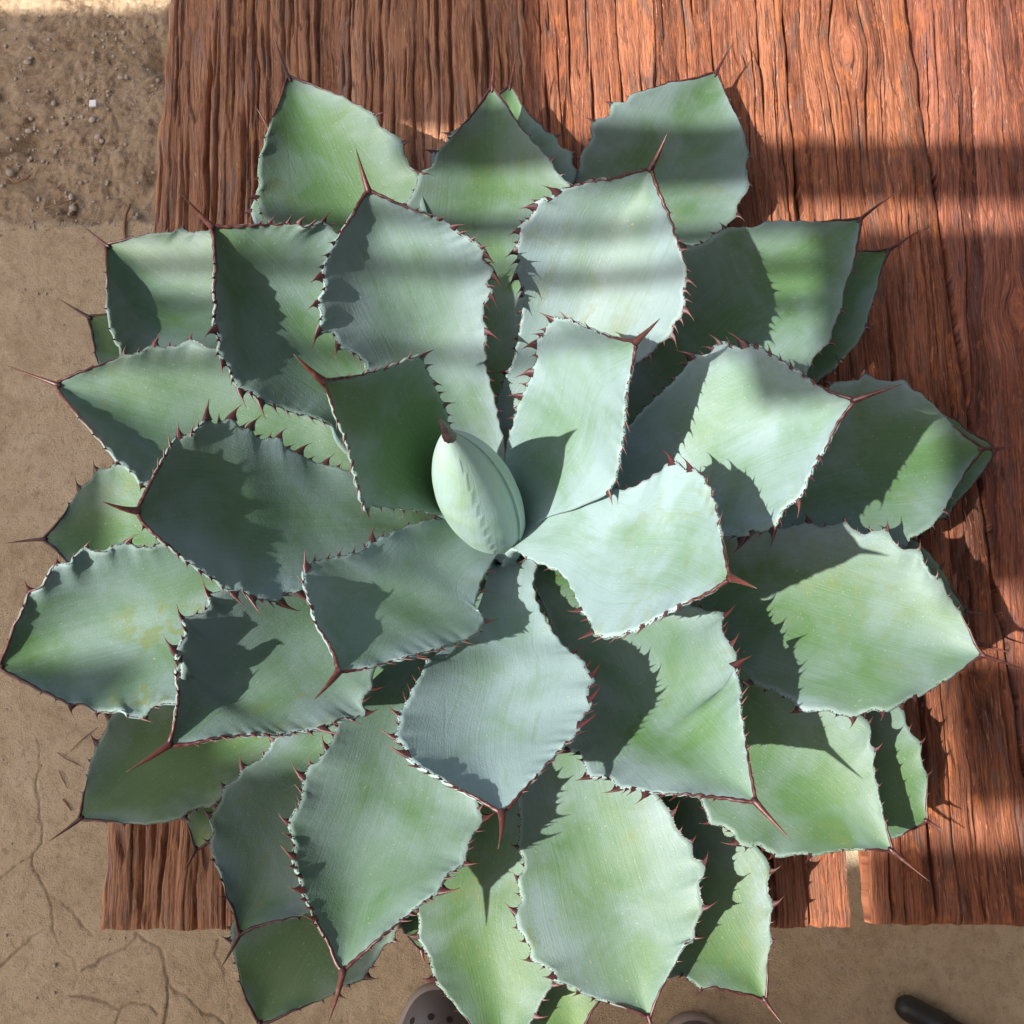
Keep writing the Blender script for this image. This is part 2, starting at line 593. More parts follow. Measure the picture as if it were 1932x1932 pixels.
def build_board(xl, xr, y0, y1, seed, mat, strip, depth, width, knots=(), round_=0.0012, label=None, rough=0.0008, lean=0.0):
    """heightfield slab: strips of grain parted by deep checks.  xl, xr: functions of y"""
    r = np.random.default_rng(seed)
    w0 = float(np.mean(xr(np.array([y0, y1])) - xl(np.array([y0, y1]))))
    nx = int(w0 / 0.00075)
    ny = int((0.90 - y0) / 0.0036)
    ys = np.concatenate([np.linspace(y0, 0.90, ny), np.linspace(0.93, y1, 12)])
    q = np.linspace(0, 1, nx)
    Yg, Q = np.meshgrid(ys, q, indexing='ij')
    XL, XR = xl(Yg), xr(Yg)
    vv = Q * w0                       # position across the grain
    v = vv + lean * (Yg - 0.4)
    for ky, kv, sy, sv, amp in knots:
        g = np.exp(-((Yg - ky) / sy) ** 2)
        dv = v - kv
        v = v - amp * g * np.tanh(dv / sv) * np.exp(-(np.abs(dv) / (3 * sv)) ** 1.5) * 1.0
    v = v + fbm(vv * 14, Yg * 2.5, seed + 90, 2) * 0.004 + fbm(vv * 60, Yg * 16, seed + 95, 3) * 0.0013 + vnoise(vv * 150, Yg * 75, seed + 98) * 0.0005
    Z = np.zeros_like(v)
    tone = np.zeros_like(v)
    b = [-0.02]
    while b[-1] < w0 + 0.03:
        b.append(b[-1] + r.uniform(*strip))
    b = np.array(b)
    dist = np.full(v.shape, 1.0)
    idx = np.clip(np.searchsorted(b, v.ravel()) - 1, 0, len(b) - 2).reshape(v.shape)
    lo, hi = b[idx], b[idx + 1]
    mid = (v - (lo + hi) / 2) / ((hi - lo) / 2)
    tone_s = r.uniform(0, 1, len(b))
    off_s = r.normal(0, 1, len(b))
    tone = tone_s[idx]
    along = vnoise(idx * 3.7, Yg * 6.0, seed + 5)
    Z += off_s[idx] * rough * 0.8 + along * rough - round_ * np.abs(mid) ** 3
    for i, bi in enumerate(b):
        di = v - bi
        nz = vnoise(np.full(v.shape, i * 9.13), Yg * r.uniform(4, 12) + i * 3.1, seed + 200)
        nz2 = vnoise(np.full(v.shape, i * 4.7), Yg * 22 + i, seed + 300)
        act = sstep(-0.25, 0.35, nz + r.uniform(-0.45, 0.35)) * np.clip(0.7 + 0.6 * nz2, 0, 1)
        ww = width * (0.45 + 0.9 * act) * r.uniform(0.6, 1.35)
        Z -= depth * act * np.exp(-(np.abs(di) / ww) ** 3.0) * r.uniform(0.6, 1.2)
    # thin secondary checks
    for i in range(int(w0 / strip[0] * 3.0)):
        c0 = r.uniform(0, w0)
        yc, yl = r.uniform(y0, 0.9), r.uniform(0.015, 0.09)
        act = np.clip(1 - ((Yg - yc) / yl) ** 2, 0, 1)
        dd = v - c0 - 0.010 * (Yg - yc) * r.uniform(-1, 1)
        Z -= depth * 0.6 * act * np.exp(-(dd / (width * 0.5)) ** 2)
    # broken flakes: steps across some strips
    for i in range(int(w0 / strip[1] * 9)):
        k = r.integers(0, len(b) - 1)
        yb = r.uniform(y0, 0.9)
        st = sstep(0, 0.006, Yg - yb - 0.01 * np.sin(v * 500 + i)) * np.exp(-np.clip(Yg - yb, 0, 9) / r.uniform(0.02, 0.10))
        Z -= (idx == k) * st * r.uniform(0.0010, 0.0035)
    fine = fbm(v * 330, Yg * 7, seed + 31, 3, 0.6)
    Z += fine * 0.00045 + fbm(v * 30, Yg * 4, seed + 41, 3) * 0.0012
    # near end: sawn, slightly uneven; long edges worn round
    yend = y0 + 0.0006 * vnoise(vv * 40, vv * 0, seed + 9) + 0.0010 * vnoise(vv * 160, vv * 0, seed + 19)
    Y2 = np.where(Yg < y0 + 0.03, yend + (Yg - y0) * (0.03 - (yend - y0)) / 0.03, Yg)
    edge_d = np.minimum(vv, w0 - vv)
    Z -= 0.003 * np.exp(-edge_d / 0.0015)
    Z -= 0.0022 * np.exp(-(Yg - y0) / 0.0025)
    Z = np.maximum(Z, -0.0145)
    X = XL + (XR - XL) * Q
    ragged = 0.0022 * fbm(Yg * 30, Yg * 0, seed + 60, 3)
    X = X + ragged * np.exp(-vv / 0.004) + 0.0018 * fbm(Yg * 34, Yg * 0 + 3, seed + 61, 3) * np.exp(-(w0 - vv) / 0.004)
    P = np.stack([X, Y2, TABLE + Z], -1)
    # add sides: ring of rows that go down
    TH = 0.020
    top = P
    down_l = top[:, :1].copy()
    down_l[..., 2] = TABLE - TH
    down_r = top[:, -1:].copy()
    down_r[..., 2] = TABLE - TH
    P2 = np.concatenate([down_l, top, down_r], 1)
    fr = P2[:1].copy()
    fr[..., 2] = TABLE - TH
    bk = P2[-1:].copy()
    bk[..., 2] = TABLE - TH
    P3 = np.concatenate([fr, P2, bk], 0)

    def padd(a):
        a = np.concatenate([a[:, :1], a, a[:, -1:]], 1)
        return np.concatenate([a[:1], a, a[-1:]], 0)
    raw = padd(sstep(0.003, 0.0, Yg - y0) * 0.22)
    me = grid_mesh('board', P3, {'tone': padd(tone * 0.7 + 0.3 * (along + 1) / 2), 'raw': raw, 'warp': padd(v)})
    n, k = P3.shape[:2]
    bm = bmesh.new()
    bm.from_mesh(me)
    bm.verts.ensure_lookup_table()
    bm.faces.new([bm.verts[0], bm.verts[(n - 1) * k], bm.verts[n * k - 1], bm.verts[k - 1]])
    bm.to_mesh(me)
    bm.free()
    o = link_mesh('board', me, mat, bench)
    if label:
        o['label'] = label
    return o


def line(xa, ya, xb, yb):
    return lambda y: xa + (np.asarray(y, float) - ya) * (xb - xa) / (yb - ya)


SEAM1 = line(0.010, 0.79, 0.030, -0.083)
G_L = line(0.2632, -0.083, 0.2735, 0.79)
G_R = line(0.2785, -0.083, 0.2750, 0.79)
SEAM2 = line(0.4165, -0.083, 0.400, 0.79)
build_board(line(-0.3475, 0.793, -0.319, -0.084), lambda y: SEAM1(y) + 0.0022, -0.084, 1.32, 11, M_WOOD_ROUGH,
            (0.007, 0.019), 0.013, 0.0017, (), 0.0010, 'weathered brown bark-like board at the left', 0.0016, 0.02)
build_board(lambda y: SEAM1(y) - 0.0022, G_L, -0.0825, 1.30, 23, M_WOOD,
            (0.010, 0.030), 0.011, 0.0012, ((0.50, 0.16, 0.03, 0.012, 0.006),), 0.0004, None, 0.0005, 0.01)
build_board(G_R, lambda y: SEAM2(y) - 0.002, -0.081, 1.33, 37, M_WOOD,
            (0.011, 0.030), 0.012, 0.0013, ((0.735, 0.050, 0.040, 0.012, 0.012), (0.60, 0.085, 0.05, 0.01, 0.007)), 0.0004, None, 0.0005, -0.03)
build_board(lambda y: SEAM2(y) + 0.002, lambda y: SEAM2(y) + 0.21, -0.078, 1.31, 53, M_WOOD_RED,
            (0.009, 0.024), 0.010, 0.0012, ((0.44, 0.05, 0.03, 0.011, 0.011),), 0.0005, 'splintered red board at the right', 0.0007, -0.10)
for yb in (0.10, 0.62, 1.15):
    bm = bmesh.new()
    add_box(bm, (0.145, yb, TABLE - 0.0205 - 0.035), (0.80, 0.09, 0.070), 0, 0.004)
    bm_obj('crossbar', bm, M_BEAM, bench)
for xb in (-0.20, 0.50):
    for yb in (0.10, 1.15):
        bm = bmesh.new()
        add_box(bm, (xb, yb, 0.2538), (0.085, 0.085, 0.5095), 0, 0.004)
        bm_obj('leg', bm, M_BEAM, bench)

# ------------------------------------------------------------------ agave
AX, AY = -0.004, 0.190       # axis of the rosette
pot = empty('plant_pot', (AX, AY, TABLE))
tag(pot, 'low black plant pot hidden below the agave on the bench', 'pot')
bm = bmesh.new()
PR = [(0.0, 0.0), (0.070, 0.0), (0.080, 0.05), (0.086, 0.05), (0.086, 0.058), (0.079, 0.058), (0.077, 0.045), (0.0, 0.045)]
V = []
for r_, z_ in PR[1:-1]:
    V.append([bm.verts.new((AX + r_ * math.cos(a), AY + r_ * math.sin(a), TABLE + z_)) for a in np.linspace(0, 2 * math.pi, 33)[:-1]])
for A, B in zip(V[:-1], V[1:]):
    for i in range(32):
        bm.faces.new((A[i], A[(i + 1) % 32], B[(i + 1) % 32], B[i]))
bm.faces.new(V[0][::-1])
bm_obj('pot_wall', bm, M_POT, pot, True)
bm = bmesh.new()
V = [bm.verts.new((AX + 0.0765 * math.cos(a), AY + 0.0765 * math.sin(a), TABLE + 0.046)) for a in np.linspace(0, 2 * math.pi, 33)[:-1]]
bm.faces.new(V)
bm_obj('soil', bm, M_SOIL, pot)

agave = empty('agave_plant', (AX, AY, TABLE + 0.046))
tag(agave, 'large blue-green agave rosette with toothed leaves and red spines on the bench', 'agave plant')

OFF = {'A': (0, 0), 'B': (960, 0), 'C': (1924, 0), 'D': (0, 960), 'E': (960, 960), 'F': (1924, 960),
       'G': (0, 1924), 'H': (960, 1924), 'I': (1924, 1924)}
KZ = 1100 / 1932 / (3024 / 1932)


def parse(txt):
    """'E 10 20 30 40 | F 1 2' -> points in the 1932 px picture and index where the hidden part begins"""
    pts, nums, reg, hid = [], [], 'A', None
    for tk in txt.split():
        if tk == '|':
            hid = len(pts)
        elif tk in OFF:
            reg = tk
        else:
            nums.append(float(tk))
            if len(nums) == 2:
                ox, oy = OFF[reg]
                pts.append((ox / (3024 / 1932) + nums[0] * KZ, oy / (3024 / 1932) + nums[1] * KZ))
                nums = []
    return np.array(pts), (len(pts) if hid is None else hid)


def catmull(P, n=10):
    P = np.asarray(P, float)
    Q = np.vstack([2 * P[0] - P[1], P, 2 * P[-1] - P[-2]])
    out, src = [], []
    for i in range(1, len(Q) - 2):
        p0, p1, p2, p3 = Q[i - 1], Q[i], Q[i + 1], Q[i + 2]
        # centripetal-like: tangents limited by the neighbouring spans
        d0 = np.linalg.norm(p1 - p0) + 1e-6
        d1 = np.linalg.norm(p2 - p1) + 1e-6
        d2 = np.linalg.norm(p3 - p2) + 1e-6
        m1 = ((p1 - p0) / d0 * d1 + (p2 - p1) / d1 * d0) / (d0 + d1) * d1
        m2 = ((p2 - p1) / d1 * d2 + (p3 - p2) / d2 * d1) / (d1 + d2) * d1
        for k in range(n):
            t = k / n
            h = (2 * t ** 3 - 3 * t ** 2 + 1, t ** 3 - 2 * t ** 2 + t, -2 * t ** 3 + 3 * t ** 2, t ** 3 - t ** 2)
            out.append(h[0] * p1 + h[1] * m1 + h[2] * p2 + h[3] * m2)
            src.append(i - 1 + t)
    out.append(P[-1])
    src.append(len(P) - 1)
    return np.array(out), np.array(src)


def resample(P, src, n):
    d = np.r_[0, np.cumsum(np.hypot(*np.diff(P, axis=0).T))]
    s = np.linspace(0, d[-1], n)
    return np.stack([np.interp(s, d, P[:, 0]), np.interp(s, d, P[:, 1])], -1), np.interp(s, d, src), d[-1]


# tip, spine end, edge a, edge b (from the tip to the base; '|' = covered from there on),
# height of tip and base above the bench, cup slope, bloom, brightness (lower on top leaves, standing in for partial shade), yellowing
LEAVES = [
    # --- innermost
    dict(tip='D 1672 290', spine='D 1522 150', zt=0.345, zb=0.115, k=.40, g=0.1, y=.0, v=1.25,
         a='E 100 278 200 258 300 228 350 215 430 182 510 165 515 200 545 255 570 310 590 360 620 410 632 450 640 500 650 540 | 720 700 850 950',
         b='E 20 350 62 480 110 590 140 710 170 830 200 930 218 965 240 945 330 950 400 955 500 965 580 985 | 700 1040'),
    dict(tip='E 1612 88', spine='B 1738 1650', zt=0.305, zb=0.115, k=.36, g=0.7, y=.0, v=1.14,
         a='B 1500 1755 1400 1722 1320 1685 1240 1655 1180 1650 1130 1735 1085 1775 1100 1850 1070 1925 E 1060 280 1040 330 1010 375 1000 420 985 470 970 520 950 580 940 630 | 930 800',
         b='E 1600 160 1580 260 1560 340 1555 450 1548 560 1525 700 1505 800 1480 850 | 1300 950 1100 1030'),
    dict(tip='F 408 1312', spine='F 548 1366', zt=0.315, zb=0.115, k=.34, g=0.88, y=.0, v=1.22,
         a='F 395 1270 375 1180 355 1070 330 940 300 840 275 800 215 745 180 750 130 712 E 1800 710 1720 765 1640 815 1560 850 1500 850 1440 845 1370 850 1290 855 1220 880 1150 895 1090 925 1045 965 | 1000 1020',
         b='F 300 1382 170 1442 60 1500 E 1700 1530 1620 1575 1540 1605 1430 1618 1380 1595 1375 1535 1330 1490 1295 1400 1265 1345 1225 1290 1160 1255 1100 1232 1040 1205 985 1165 | 955 1150'),
    dict(tip='D 1757 1795', spine='G 1622 255', zt=0.265, zb=0.115, k=.38, ka=.65, g=.60, y=.0, v=.98,
         a='D 1740 1720 1690 1620 1640 1540 1612 1440 1580 1340 1575 1285 1620 1232 1700 1212 1795 1190 1900 1150 E 220 1130 300 1100 400 1050 500 1020 580 1002 650 1010 | 800 1070',
         b='E 150 1790 250 1765 350 1740 430 1720 570 1680 700 1640 790 1595 835 1525 795 1475 780 1430 805 1380 812 1320 850 1270 880 1210 | 910 1170'),
    # --- second ring
    dict(tip='H 917 835', spine='H 897 1025', zt=0.27, zb=.100, k=.36, ka=.55, g=0.98, y=.0, v=1.26,
         a='H 890 820 800 765 700 712 590 650 500 600 430 550 410 490 360 435 390 380 380 325 420 270 455 190 500 110 530 30 E 515 1740 | 600 1690 720 1580 800 1450 830 1350 850 1280 880 1210',
         b='H 950 810 1000 750 1080 660 1150 580 1240 485 1322 400 1332 350 1385 270 1365 205 1400 140 1370 100 1335 40 1290 0 E 1280 1690 1225 1640 1190 1600 1160 1550 1120 1480 1090 1400 1080 1310 1100 1245 | 1040 1180'),
    dict(tip='F 1055 390', spine='F 1300 305', zt=0.265, zb=.100, k=.36, g=.66, y=.0, v=1.12,
         a='F 1020 380 950 358 850 305 780 260 720 215 650 170 560 118 500 100 430 120 370 85 320 112 300 150 210 160 170 222 110 290 50 350 0 395 E 1620 470 1560 540 | 1400 750 1200 950',
         b='F 1040 410 990 470 940 550 900 640 850 720 800 820 760 910 690 950 660 1000 640 1052 580 1070 520 1072 470 1112 430 1090 380 1088 | 250 1100 E 1500 1130 1200 1120'),
    dict(tip='B 225 988', spine='B 160 770', zt=0.270, zb=0.105, k=.40, ka=0.6, g=0.74, y=.0, v=0.92,
         a='B 205 1010 150 1110 90 1200 35 1300 0 1375 A 1670 1430 1692 1490 1650 1575 1675 1640 1660 1722 1730 1722 1762 1800 B 140 1822 180 1850 210 1890 E 212 225 | 350 300 560 500 800 900',
         b='B 300 1022 430 1080 550 1122 640 1160 700 1205 790 1262 835 1312 812 1342 870 1390 872 1440 835 1455 872 1512 835 1570 820 1650 838 1700 830 1800 835 1880 E 830 180 850 270 870 350 890 430 900 500 920 560 930 610 | 940 800'),
    dict(tip='B 1690 872', spine='B 1780 680', zt=.240, zb=.100, k=.36, g=0.74, y=.0, v=0.93,
         a='B 1600 895 1480 930 1370 942 1300 965 1220 982 1160 1032 1085 1050 1080 1100 1060 1130 1000 1180 1012 1235 980 1290 1005 1340 985 1420 1025 1490 1025 1600 1010 1700 990 1800 965 1900 E 950 230 920 320 890 400 | 900 700',
         b='B 1705 930 1725 985 1760 1070 1790 1140 1815 1220 1840 1290 1872 1390 1878 1440 1860 1520 1868 1600 1850 1640 1810 1680 1800 1742 1730 1782 1690 1840 1630 1872 | E 1400 400 1150 600 1000 900'),
    dict(tip='D 712 965', spine='D 525 912', zt=0.295, zb=0.100, k=0.28, ka=0.28, kb=0.3, g=.55, y=.0, v=.92,
         a='D 730 925 790 805 840 715 870 660 920 580 1000 560 1040 520 1080 480 1120 515 1180 482 1215 482 1250 535 1310 530 1330 580 1400 587 1460 580 1480 632 1560 660 1610 702 1700 720 1760 742 1820 757 | E 300 850 500 950 750 1050',
         b='D 740 1020 800 1080 900 1160 970 1220 1040 1270 1120 1320 1180 1372 1215 1390 1250 1372 1310 1415 1380 1420 1460 1440 1480 1390 1550 1392 | 1600 1350 E 100 1250 400 1150 700 1130'),
    dict(tip='A 1092 1172', spine='A 945 1010', zt=0.275, zb=0.095, k=.40, kb=0.6, g=.45, y=.0, v=.92,
         a='A 1160 1178 1300 1172 1400 1165 1480 1162 1540 1160 1590 1182 1630 1172 1680 1150 1720 1182 1760 1222 | 1850 1400 B 300 1700 E 500 500 800 950',
         b='A 1108 1220 1115 1300 1120 1400 1112 1500 1122 1600 1110 1690 1140 1760 1138 1820 1170 1890 D 1190 220 1220 300 1250 342 1290 340 1350 392 1440 420 1520 450 1640 482 1720 520 | E 60 600 350 800 650 1000'),
    dict(tip='G 872 490', spine='G 655 624', zt=0.235, zb=0.092, k=.38, ka=.7, g=.55, y=.0, v=.95,
         a='G 885 460 920 300 930 200 915 120 938 20 D 930 1830 932 1750 908 1705 960 1620 972 1570 940 1525 1040 1500 1092 1450 1083 1400 1130 1385 | 1300 1330 E 200 1250 600 1130',
         b='G 940 482 1000 475 1100 452 1200 437 1320 430 1460 430 1560 412 1650 405 1720 372 1775 345 1850 340 H 170 336 215 325 190 262 212 222 248 190 245 130 | E 350 1650 650 1350 850 1200'),
    dict(tip='H 92 1662', spine='G 1695 1945', zt=.190, zb=.085, k=.34, ka=0.45, g=.45, y=.0, v=0.93,
         a='G 1760 1640 1700 1500 1640 1400 1610 1320 1570 1250 1555 1160 1520 1090 1530 1000 1497 880 1550 800 1572 730 1570 650 1612 590 1660 560 1690 500 1730 450 1745 385 | H 150 250 E 400 1700 700 1400',
         b='H 110 1640 200 1560 300 1470 400 1390 480 1320 540 1275 600 1240 610 1200 640 1150 730 1090 735 1050 750 980 790 920 825 870 800 820 | 780 500 E 900 1600 930 1300'),
    dict(tip='I 540 778', spine='I 730 986', zt=.205, zb=.090, k=.32, g=.45, y=.0, v=1.0,
         a='I 530 720 510 620 495 520 475 380 460 260 462 180 440 120 435 60 F 475 1880 450 1800 440 1720 420 1660 368 1590 365 1540 382 1495 310 1482 250 1470 | 100 1400 E 1400 1250 1100 1130',
         b='I 510 778 420 765 330 755 250 746 180 738 90 738 20 732 H 1680 735 1610 712 1560 708 1520 710 1480 655 1440 645 1365 650 1345 580 1330 530 1250 508 | 1220 400 E 1200 1600 1090 1350 1000 1200'),
    # --- third ring
    dict(tip='B 865 448', spine='B 876 158', zt=0.095, zb=0.066, k=.34, g=.30, y=.0, v=0.76,
         a='B 845 475 800 545 730 632 650 722 580 790 550 870 490 900 472 960 460 1000 420 1050 | 500 1300 650 1700 E 830 400',
         b='B 890 480 950 560 1000 640 1070 722 1120 780 1170 832 1200 890 1240 932 1290 962 | 1200 1200 1090 1600 E 990 400'),
    dict(tip='F 1727 1715', spine='F 1945 1790', zt=0.125, zb=0.066, k=.28, g=.30, y=.05, v=0.93,
         a='F 1700 1690 1650 1590 1600 1490 1550 1420 1530 1390 1510 1330 1440 1280 1410 1220 1392 1168 1350 1160 1290 1160 1250 1112 1215 1058 1150 1072 1080 1080 1030 1042 1000 1020 940 1035 890 1047 810 1020 730 1045 650 1052 550 1072 | 300 1100 E 1300 1120',
         b='I 1700 30 1600 100 1480 170 1400 227 1330 240 1260 290 1210 312 1150 300 1090 320 1050 342 990 330 930 310 870 302 800 312 755 290 740 260 690 230 640 200 560 180 520 160 510 120 460 80 | F 250 1800 E 1400 1500 1150 1250'),
    dict(tip='D -5 1775', spine='D -150 1800', zt=0.140, zb=0.072, k=.34, ka=0.75, kb=.5, g=.42, y=.0, v=1.0, sp=0.9,
         a='D 5 1745 42 1660 80 1550 130 1460 150 1388 210 1360 250 1312 262 1270 300 1240 370 1237 410 1180 440 1155 500 1180 560 1167 620 1135 660 1130 700 1150 780 1152 850 1130 | 1100 1050 E 200 1000 600 1080',
         b='G 20 100 100 140 200 195 300 240 370 276 430 270 500 312 560 312 640 310 700 342 750 340 790 290 850 270 910 270 | 1200 150 E 200 1500 700 1250'),
    dict(tip='D 288 308', spine='D 28 207', zt=0.175, zb=0.075, k=.36, kb=1.15, g=.38, y=.0, v=0.86,
         a='D 310 292 400 250 500 215 600 175 640 155 720 147 790 105 860 116 920 105 990 75 1060 110 1130 122 | 1400 200 E 300 650 700 950',
         b='D 310 350 350 400 420 480 500 570 560 640 620 712 700 770 730 820 770 835 | 1000 900 1500 1000 E 300 1000 700 1080'),
    dict(tip='H 1682 1905', spine='H 1692 1990', zt=0.105, zb=0.066, k=.26, g=.45, y=0.1, v=1.0, sp=1.0,
         a='H 1650 1882 1560 1842 1440 1805 1330 1772 1270 1732 1190 1705 1180 1650 1120 1625 1070 1600 1060 1525 1015 1460 988 1395 988 1345 1022 1290 1000 1220 1000 1182 1036 1130 1030 1075 1000 1018 1008 950 1015 870 1008 790 | 1020 600 1050 300 E 1000 1400',
         b='H 1692 1870 1722 1790 1780 1682 1830 1590 1890 1500 I 205 1500 230 1405 272 1330 250 1250 250 1190 282 1130 270 1092 220 1072 210 995 140 935 100 830 30 745 | H 1600 500 1350 200 E 1080 1400'),
    dict(tip='C 1088 1132', spine='C 1296 984', zt=0.100, zb=0.064, k=.28, g=.22, y=.0, v=0.84,
         a='C 1040 1140 950 1142 860 1150 720 1146 600 1148 530 1175 490 1180 430 1175 390 1180 320 1222 250 1270 180 1275 | 50 1500 E 1500 400 1100 800',
         b='C 1085 1170 1065 1280 1040 1400 1000 1490 985 1600 940 1700 925 1780 F 880 125 845 165 815 222 805 268 | 600 400 E 1600 800 1200 1000'),
    dict(tip='F 1720 640', spine='F 1902 627', zt=0.085, zb=0.064, k=.28, g=.25, y=.0, v=0.84,
         a='F 1690 620 1630 580 1560 520 1500 450 1440 392 1390 352 1350 330 1310 285 1230 292 1160 277 1110 252 1070 285 980 290 930 305 922 345 | 700 500 E 1500 900 1100 1000',
         b='F 1700 670 1650 730 1600 810 1550 890 1520 960 1460 1032 1400 1080 1340 1102 1325 1150 1280 1155 1200 1120 | 900 1100 500 1150 E 1300 1130'),
    dict(tip='C 340 370', spine='C 430 215', zt=0.035, zb=0.055, k=.28, g=.34, y=.05, v=0.74,
         a='C 300 382 200 412 120 420 50 440 B 1680 462 1590 490 1560 527 1490 532 1470 602 1400 620 1378 660 1387 710 1330 790 1322 850 1295 935 | 1250 1200 1100 1600 E 1000 500',
         b='C 360 420 400 520 450 620 472 662 490 740 507 800 490 870 505 930 500 990 450 1050 440 1122 400 1160 340 1212 290 1250 230 1270 180 1262 | 80 1300 B 1550 1700 E 1100 600'),
    dict(tip='A 1497 395', spine='A 1425 190', zt=0.100, zb=0.062, k=.32, ka=0.6, g=.18, y=.0, v=0.74,
         a='A 1480 430 1450 530 1420 592 1390 680 1370 762 1345 842 1340 900 1352 960 1335 1020 1350 1092 1400 1152 | 1550 1350 B 100 1600 E 700 500',
         b='A 1550 415 1600 432 1700 472 1790 505 1850 545 1910 572 B 262 600 290 660 370 702 400 730 410 790 440 862 482 892 | 500 1000 600 1300 E 820 400'),
    dict(tip='A 548 1268', spine='A 430 1168', zt=0.105, zb=0.062, k=.34, kb=1.1, g=.25, y=.0, v=0.74,
         a='A 590 1260 660 1240 720 1225 830 1205 880 1207 940 1185 1000 1207 1060 1195 | 1300 1300 E 300 500',
         b='A 552 1310 556 1400 560 1500 558 1590 572 1680 600 1762 625 1800 632 1850 | D 1000 200 E 300 750'),
    dict(tip='I 1252 1035', spine='I 1446 1196', zt=0.095, zb=0.057, k=.26, g=.25, y=.05, v=0.92,
         a='I 1240 990 1210 880 1190 800 1170 680 1150 582 1162 520 1132 470 1137 400 1120 360 1090 335 | 800 150 F 300 1700 E 1300 1400',
         b='I 1220 1035 1150 1025 1060 1022 970 1030 900 1047 840 1058 750 1045 700 1062 640 1062 600 1030 540 1000 500 1012 440 992 430 950 380 910 300 890 290 850 270 800 240 750 | 0 500 E 1300 1700 1100 1400'),
    dict(tip='G 1240 1470', spine='G 1145 1642', zt=0.110, zb=0.064, k=.30, g=.42, y=.0, v=.95,
         a='G 1230 1420 1210 1330 1180 1280 1160 1180 1120 1090 1088 990 1110 930 1088 860 1140 790 1150 735 1165 700 1240 650 1250 610 1310 582 1370 540 1420 450 | 1550 350 E 300 1600 700 1300',
         b='G 1290 1440 1380 1410 1500 1380 1610 1355 | 1700 1000 H 300 600 E 800 1450'),
    dict(tip='H 900 2160', spine='H 900 2300', zt=0.082, zb=0.056, k=.24, g=.22, y=0.12, v=0.92, sp=0.7,
         a='H 790 1970 730 1900 680 1840 620 1762 560 1690 555 1640 530 1560 480 1490 490 1400 475 1330 | 490 1280 620 1000 800 700 E 920 1500',
         b='H 1000 2040 1060 1932 1085 1895 1130 1800 1185 1722 1190 1690 | 1100 1500 1080 1100 1020 700 E 990 1500'),
    # --- lowest leaves
    dict(tip='B 960 440', spine='B 992 268', zt=0.050, zb=0.050, k=.24, g=.25, y=.05, v=0.9,
         a='B 930 465 850 540 760 610 690 660 640 702 620 755 560 782 545 862 540 900 | 600 1200 E 850 400',
         b='B 985 470 1020 540 1060 592 1110 640 1150 682 1195 702 1220 762 1280 790 1285 850 1305 912 1280 950 | 1180 1300 E 970 400'),
    dict(tip='C 1238 1290', spine='C 1412 1180', zt=0.050, zb=0.050, k=.24, g=.05, y=.0, v=.9,
         a='C 1180 1302 1100 1302 1030 1302 | 700 1400 F 0 500 E 1100 800',
         b='C 1215 1335 1180 1430 1160 1520 1130 1600 1110 1700 1060 1790 970 1870 F 980 160 950 230 890 270 850 302 | 500 500 E 1200 1000'),
    dict(tip='I 1430 880', spine='I 1522 940', zt=0.045, zb=0.048, k=.20, g=.05, y=.05, v=.9,
         a='I 1425 780 1430 640 1395 545 1402 490 1330 400 1295 290 1270 280 | 1000 100 F 400 1700 E 1400 1400',
         b='I 1410 892 1350 922 1250 968 | 1100 1000 700 800 H 1700 200 E 1300 1600'),
    dict(tip='I 592 1815', spine='I 682 1935', zt=0.060, zb=0.050, k=.22, g=.20, y=0.1, v=0.9,
         a='I 598 1760 600 1700 600 1600 622 1500 612 1400 632 1310 600 1230 617 1140 600 1080 | 560 1030 300 700 H 1700 300 E 1150 1500',
         b='I 560 1800 500 1780 400 1760 330 1740 250 1746 200 1702 140 1670 95 1692 | 0 1500 H 1400 900 E 1050 1500'),
    dict(tip='G 410 872', spine='G 250 986', zt=0.070, zb=0.052, k=.24, g=.14, y=.10, v=0.95,
         a='G 418 840 430 760 450 680 462 600 480 540 502 480 550 400 560 350 600 310 | 900 200 D 1500 1700 E 500 1300',
         b='G 450 872 550 877 680 892 770 897 870 880 950 860 992 820 1040 808 1110 802 | 1150 750 1400 600 E 200 1750 600 1400'),
    dict(tip='D 222 1112', spine='D 20 1133', zt=0.070, zb=0.052, k=.22, g=.20, y=.05, v=.95,
         a='D 240 1090 320 1000 370 920 410 850 480 790 500 750 560 740 620 712 | 900 600 E 300 900',
         b='D 260 1140 290 1160 330 1210 360 1240 | 700 1400 E 300 1200'),
    dict(tip='G 1345 1935', spine='G 1330 2060', zt=0.062, zb=0.050, k=.22, g=.12, y=.10, v=.95,
         a='G 1310 1870 1262 1765 1232 1640 1195 1500 1210 1380 | 1400 900 E 550 1600',
         b='G 1400 1920 1500 1870 1620 1822 1740 1772 H 110 1722 150 1718 210 1690 230 1640 280 1580 290 1540 350 1500 372 1430 | 500 1000 E 800 1600'),
    dict(tip='A 455 1640', spine='A 305 1550', zt=.060, zb=.055, k=.20, g=.10, y=.25, v=.9,
         a='A 490 1636 550 1630 | 900 1600 E 200 700',
         b='A 470 1690 485 1760 500 1850 512 1895 | D 800 300 E 300 850'),
    dict(tip='F 1785 645', spine='F 1850 640', zt=0.04, zb=0.042, k=.22, g=.05, y=.1, v=.85,
         a='F 1740 600 1690 575 1620 530 1590 500 1550 478 | 1300 400 800 600 E 1200 950',
         b='F 1760 700 1690 800 1640 860 1560 935 1530 1000 1480 1002 1400 1080 1360 1090 | 1100 1100 600 1100 E 1200 1100'),
    dict(tip='F 1645 1487', spine='F 1740 1500', zt=.060, zb=.052, k=.20, g=.05, y=.15, v=.85,
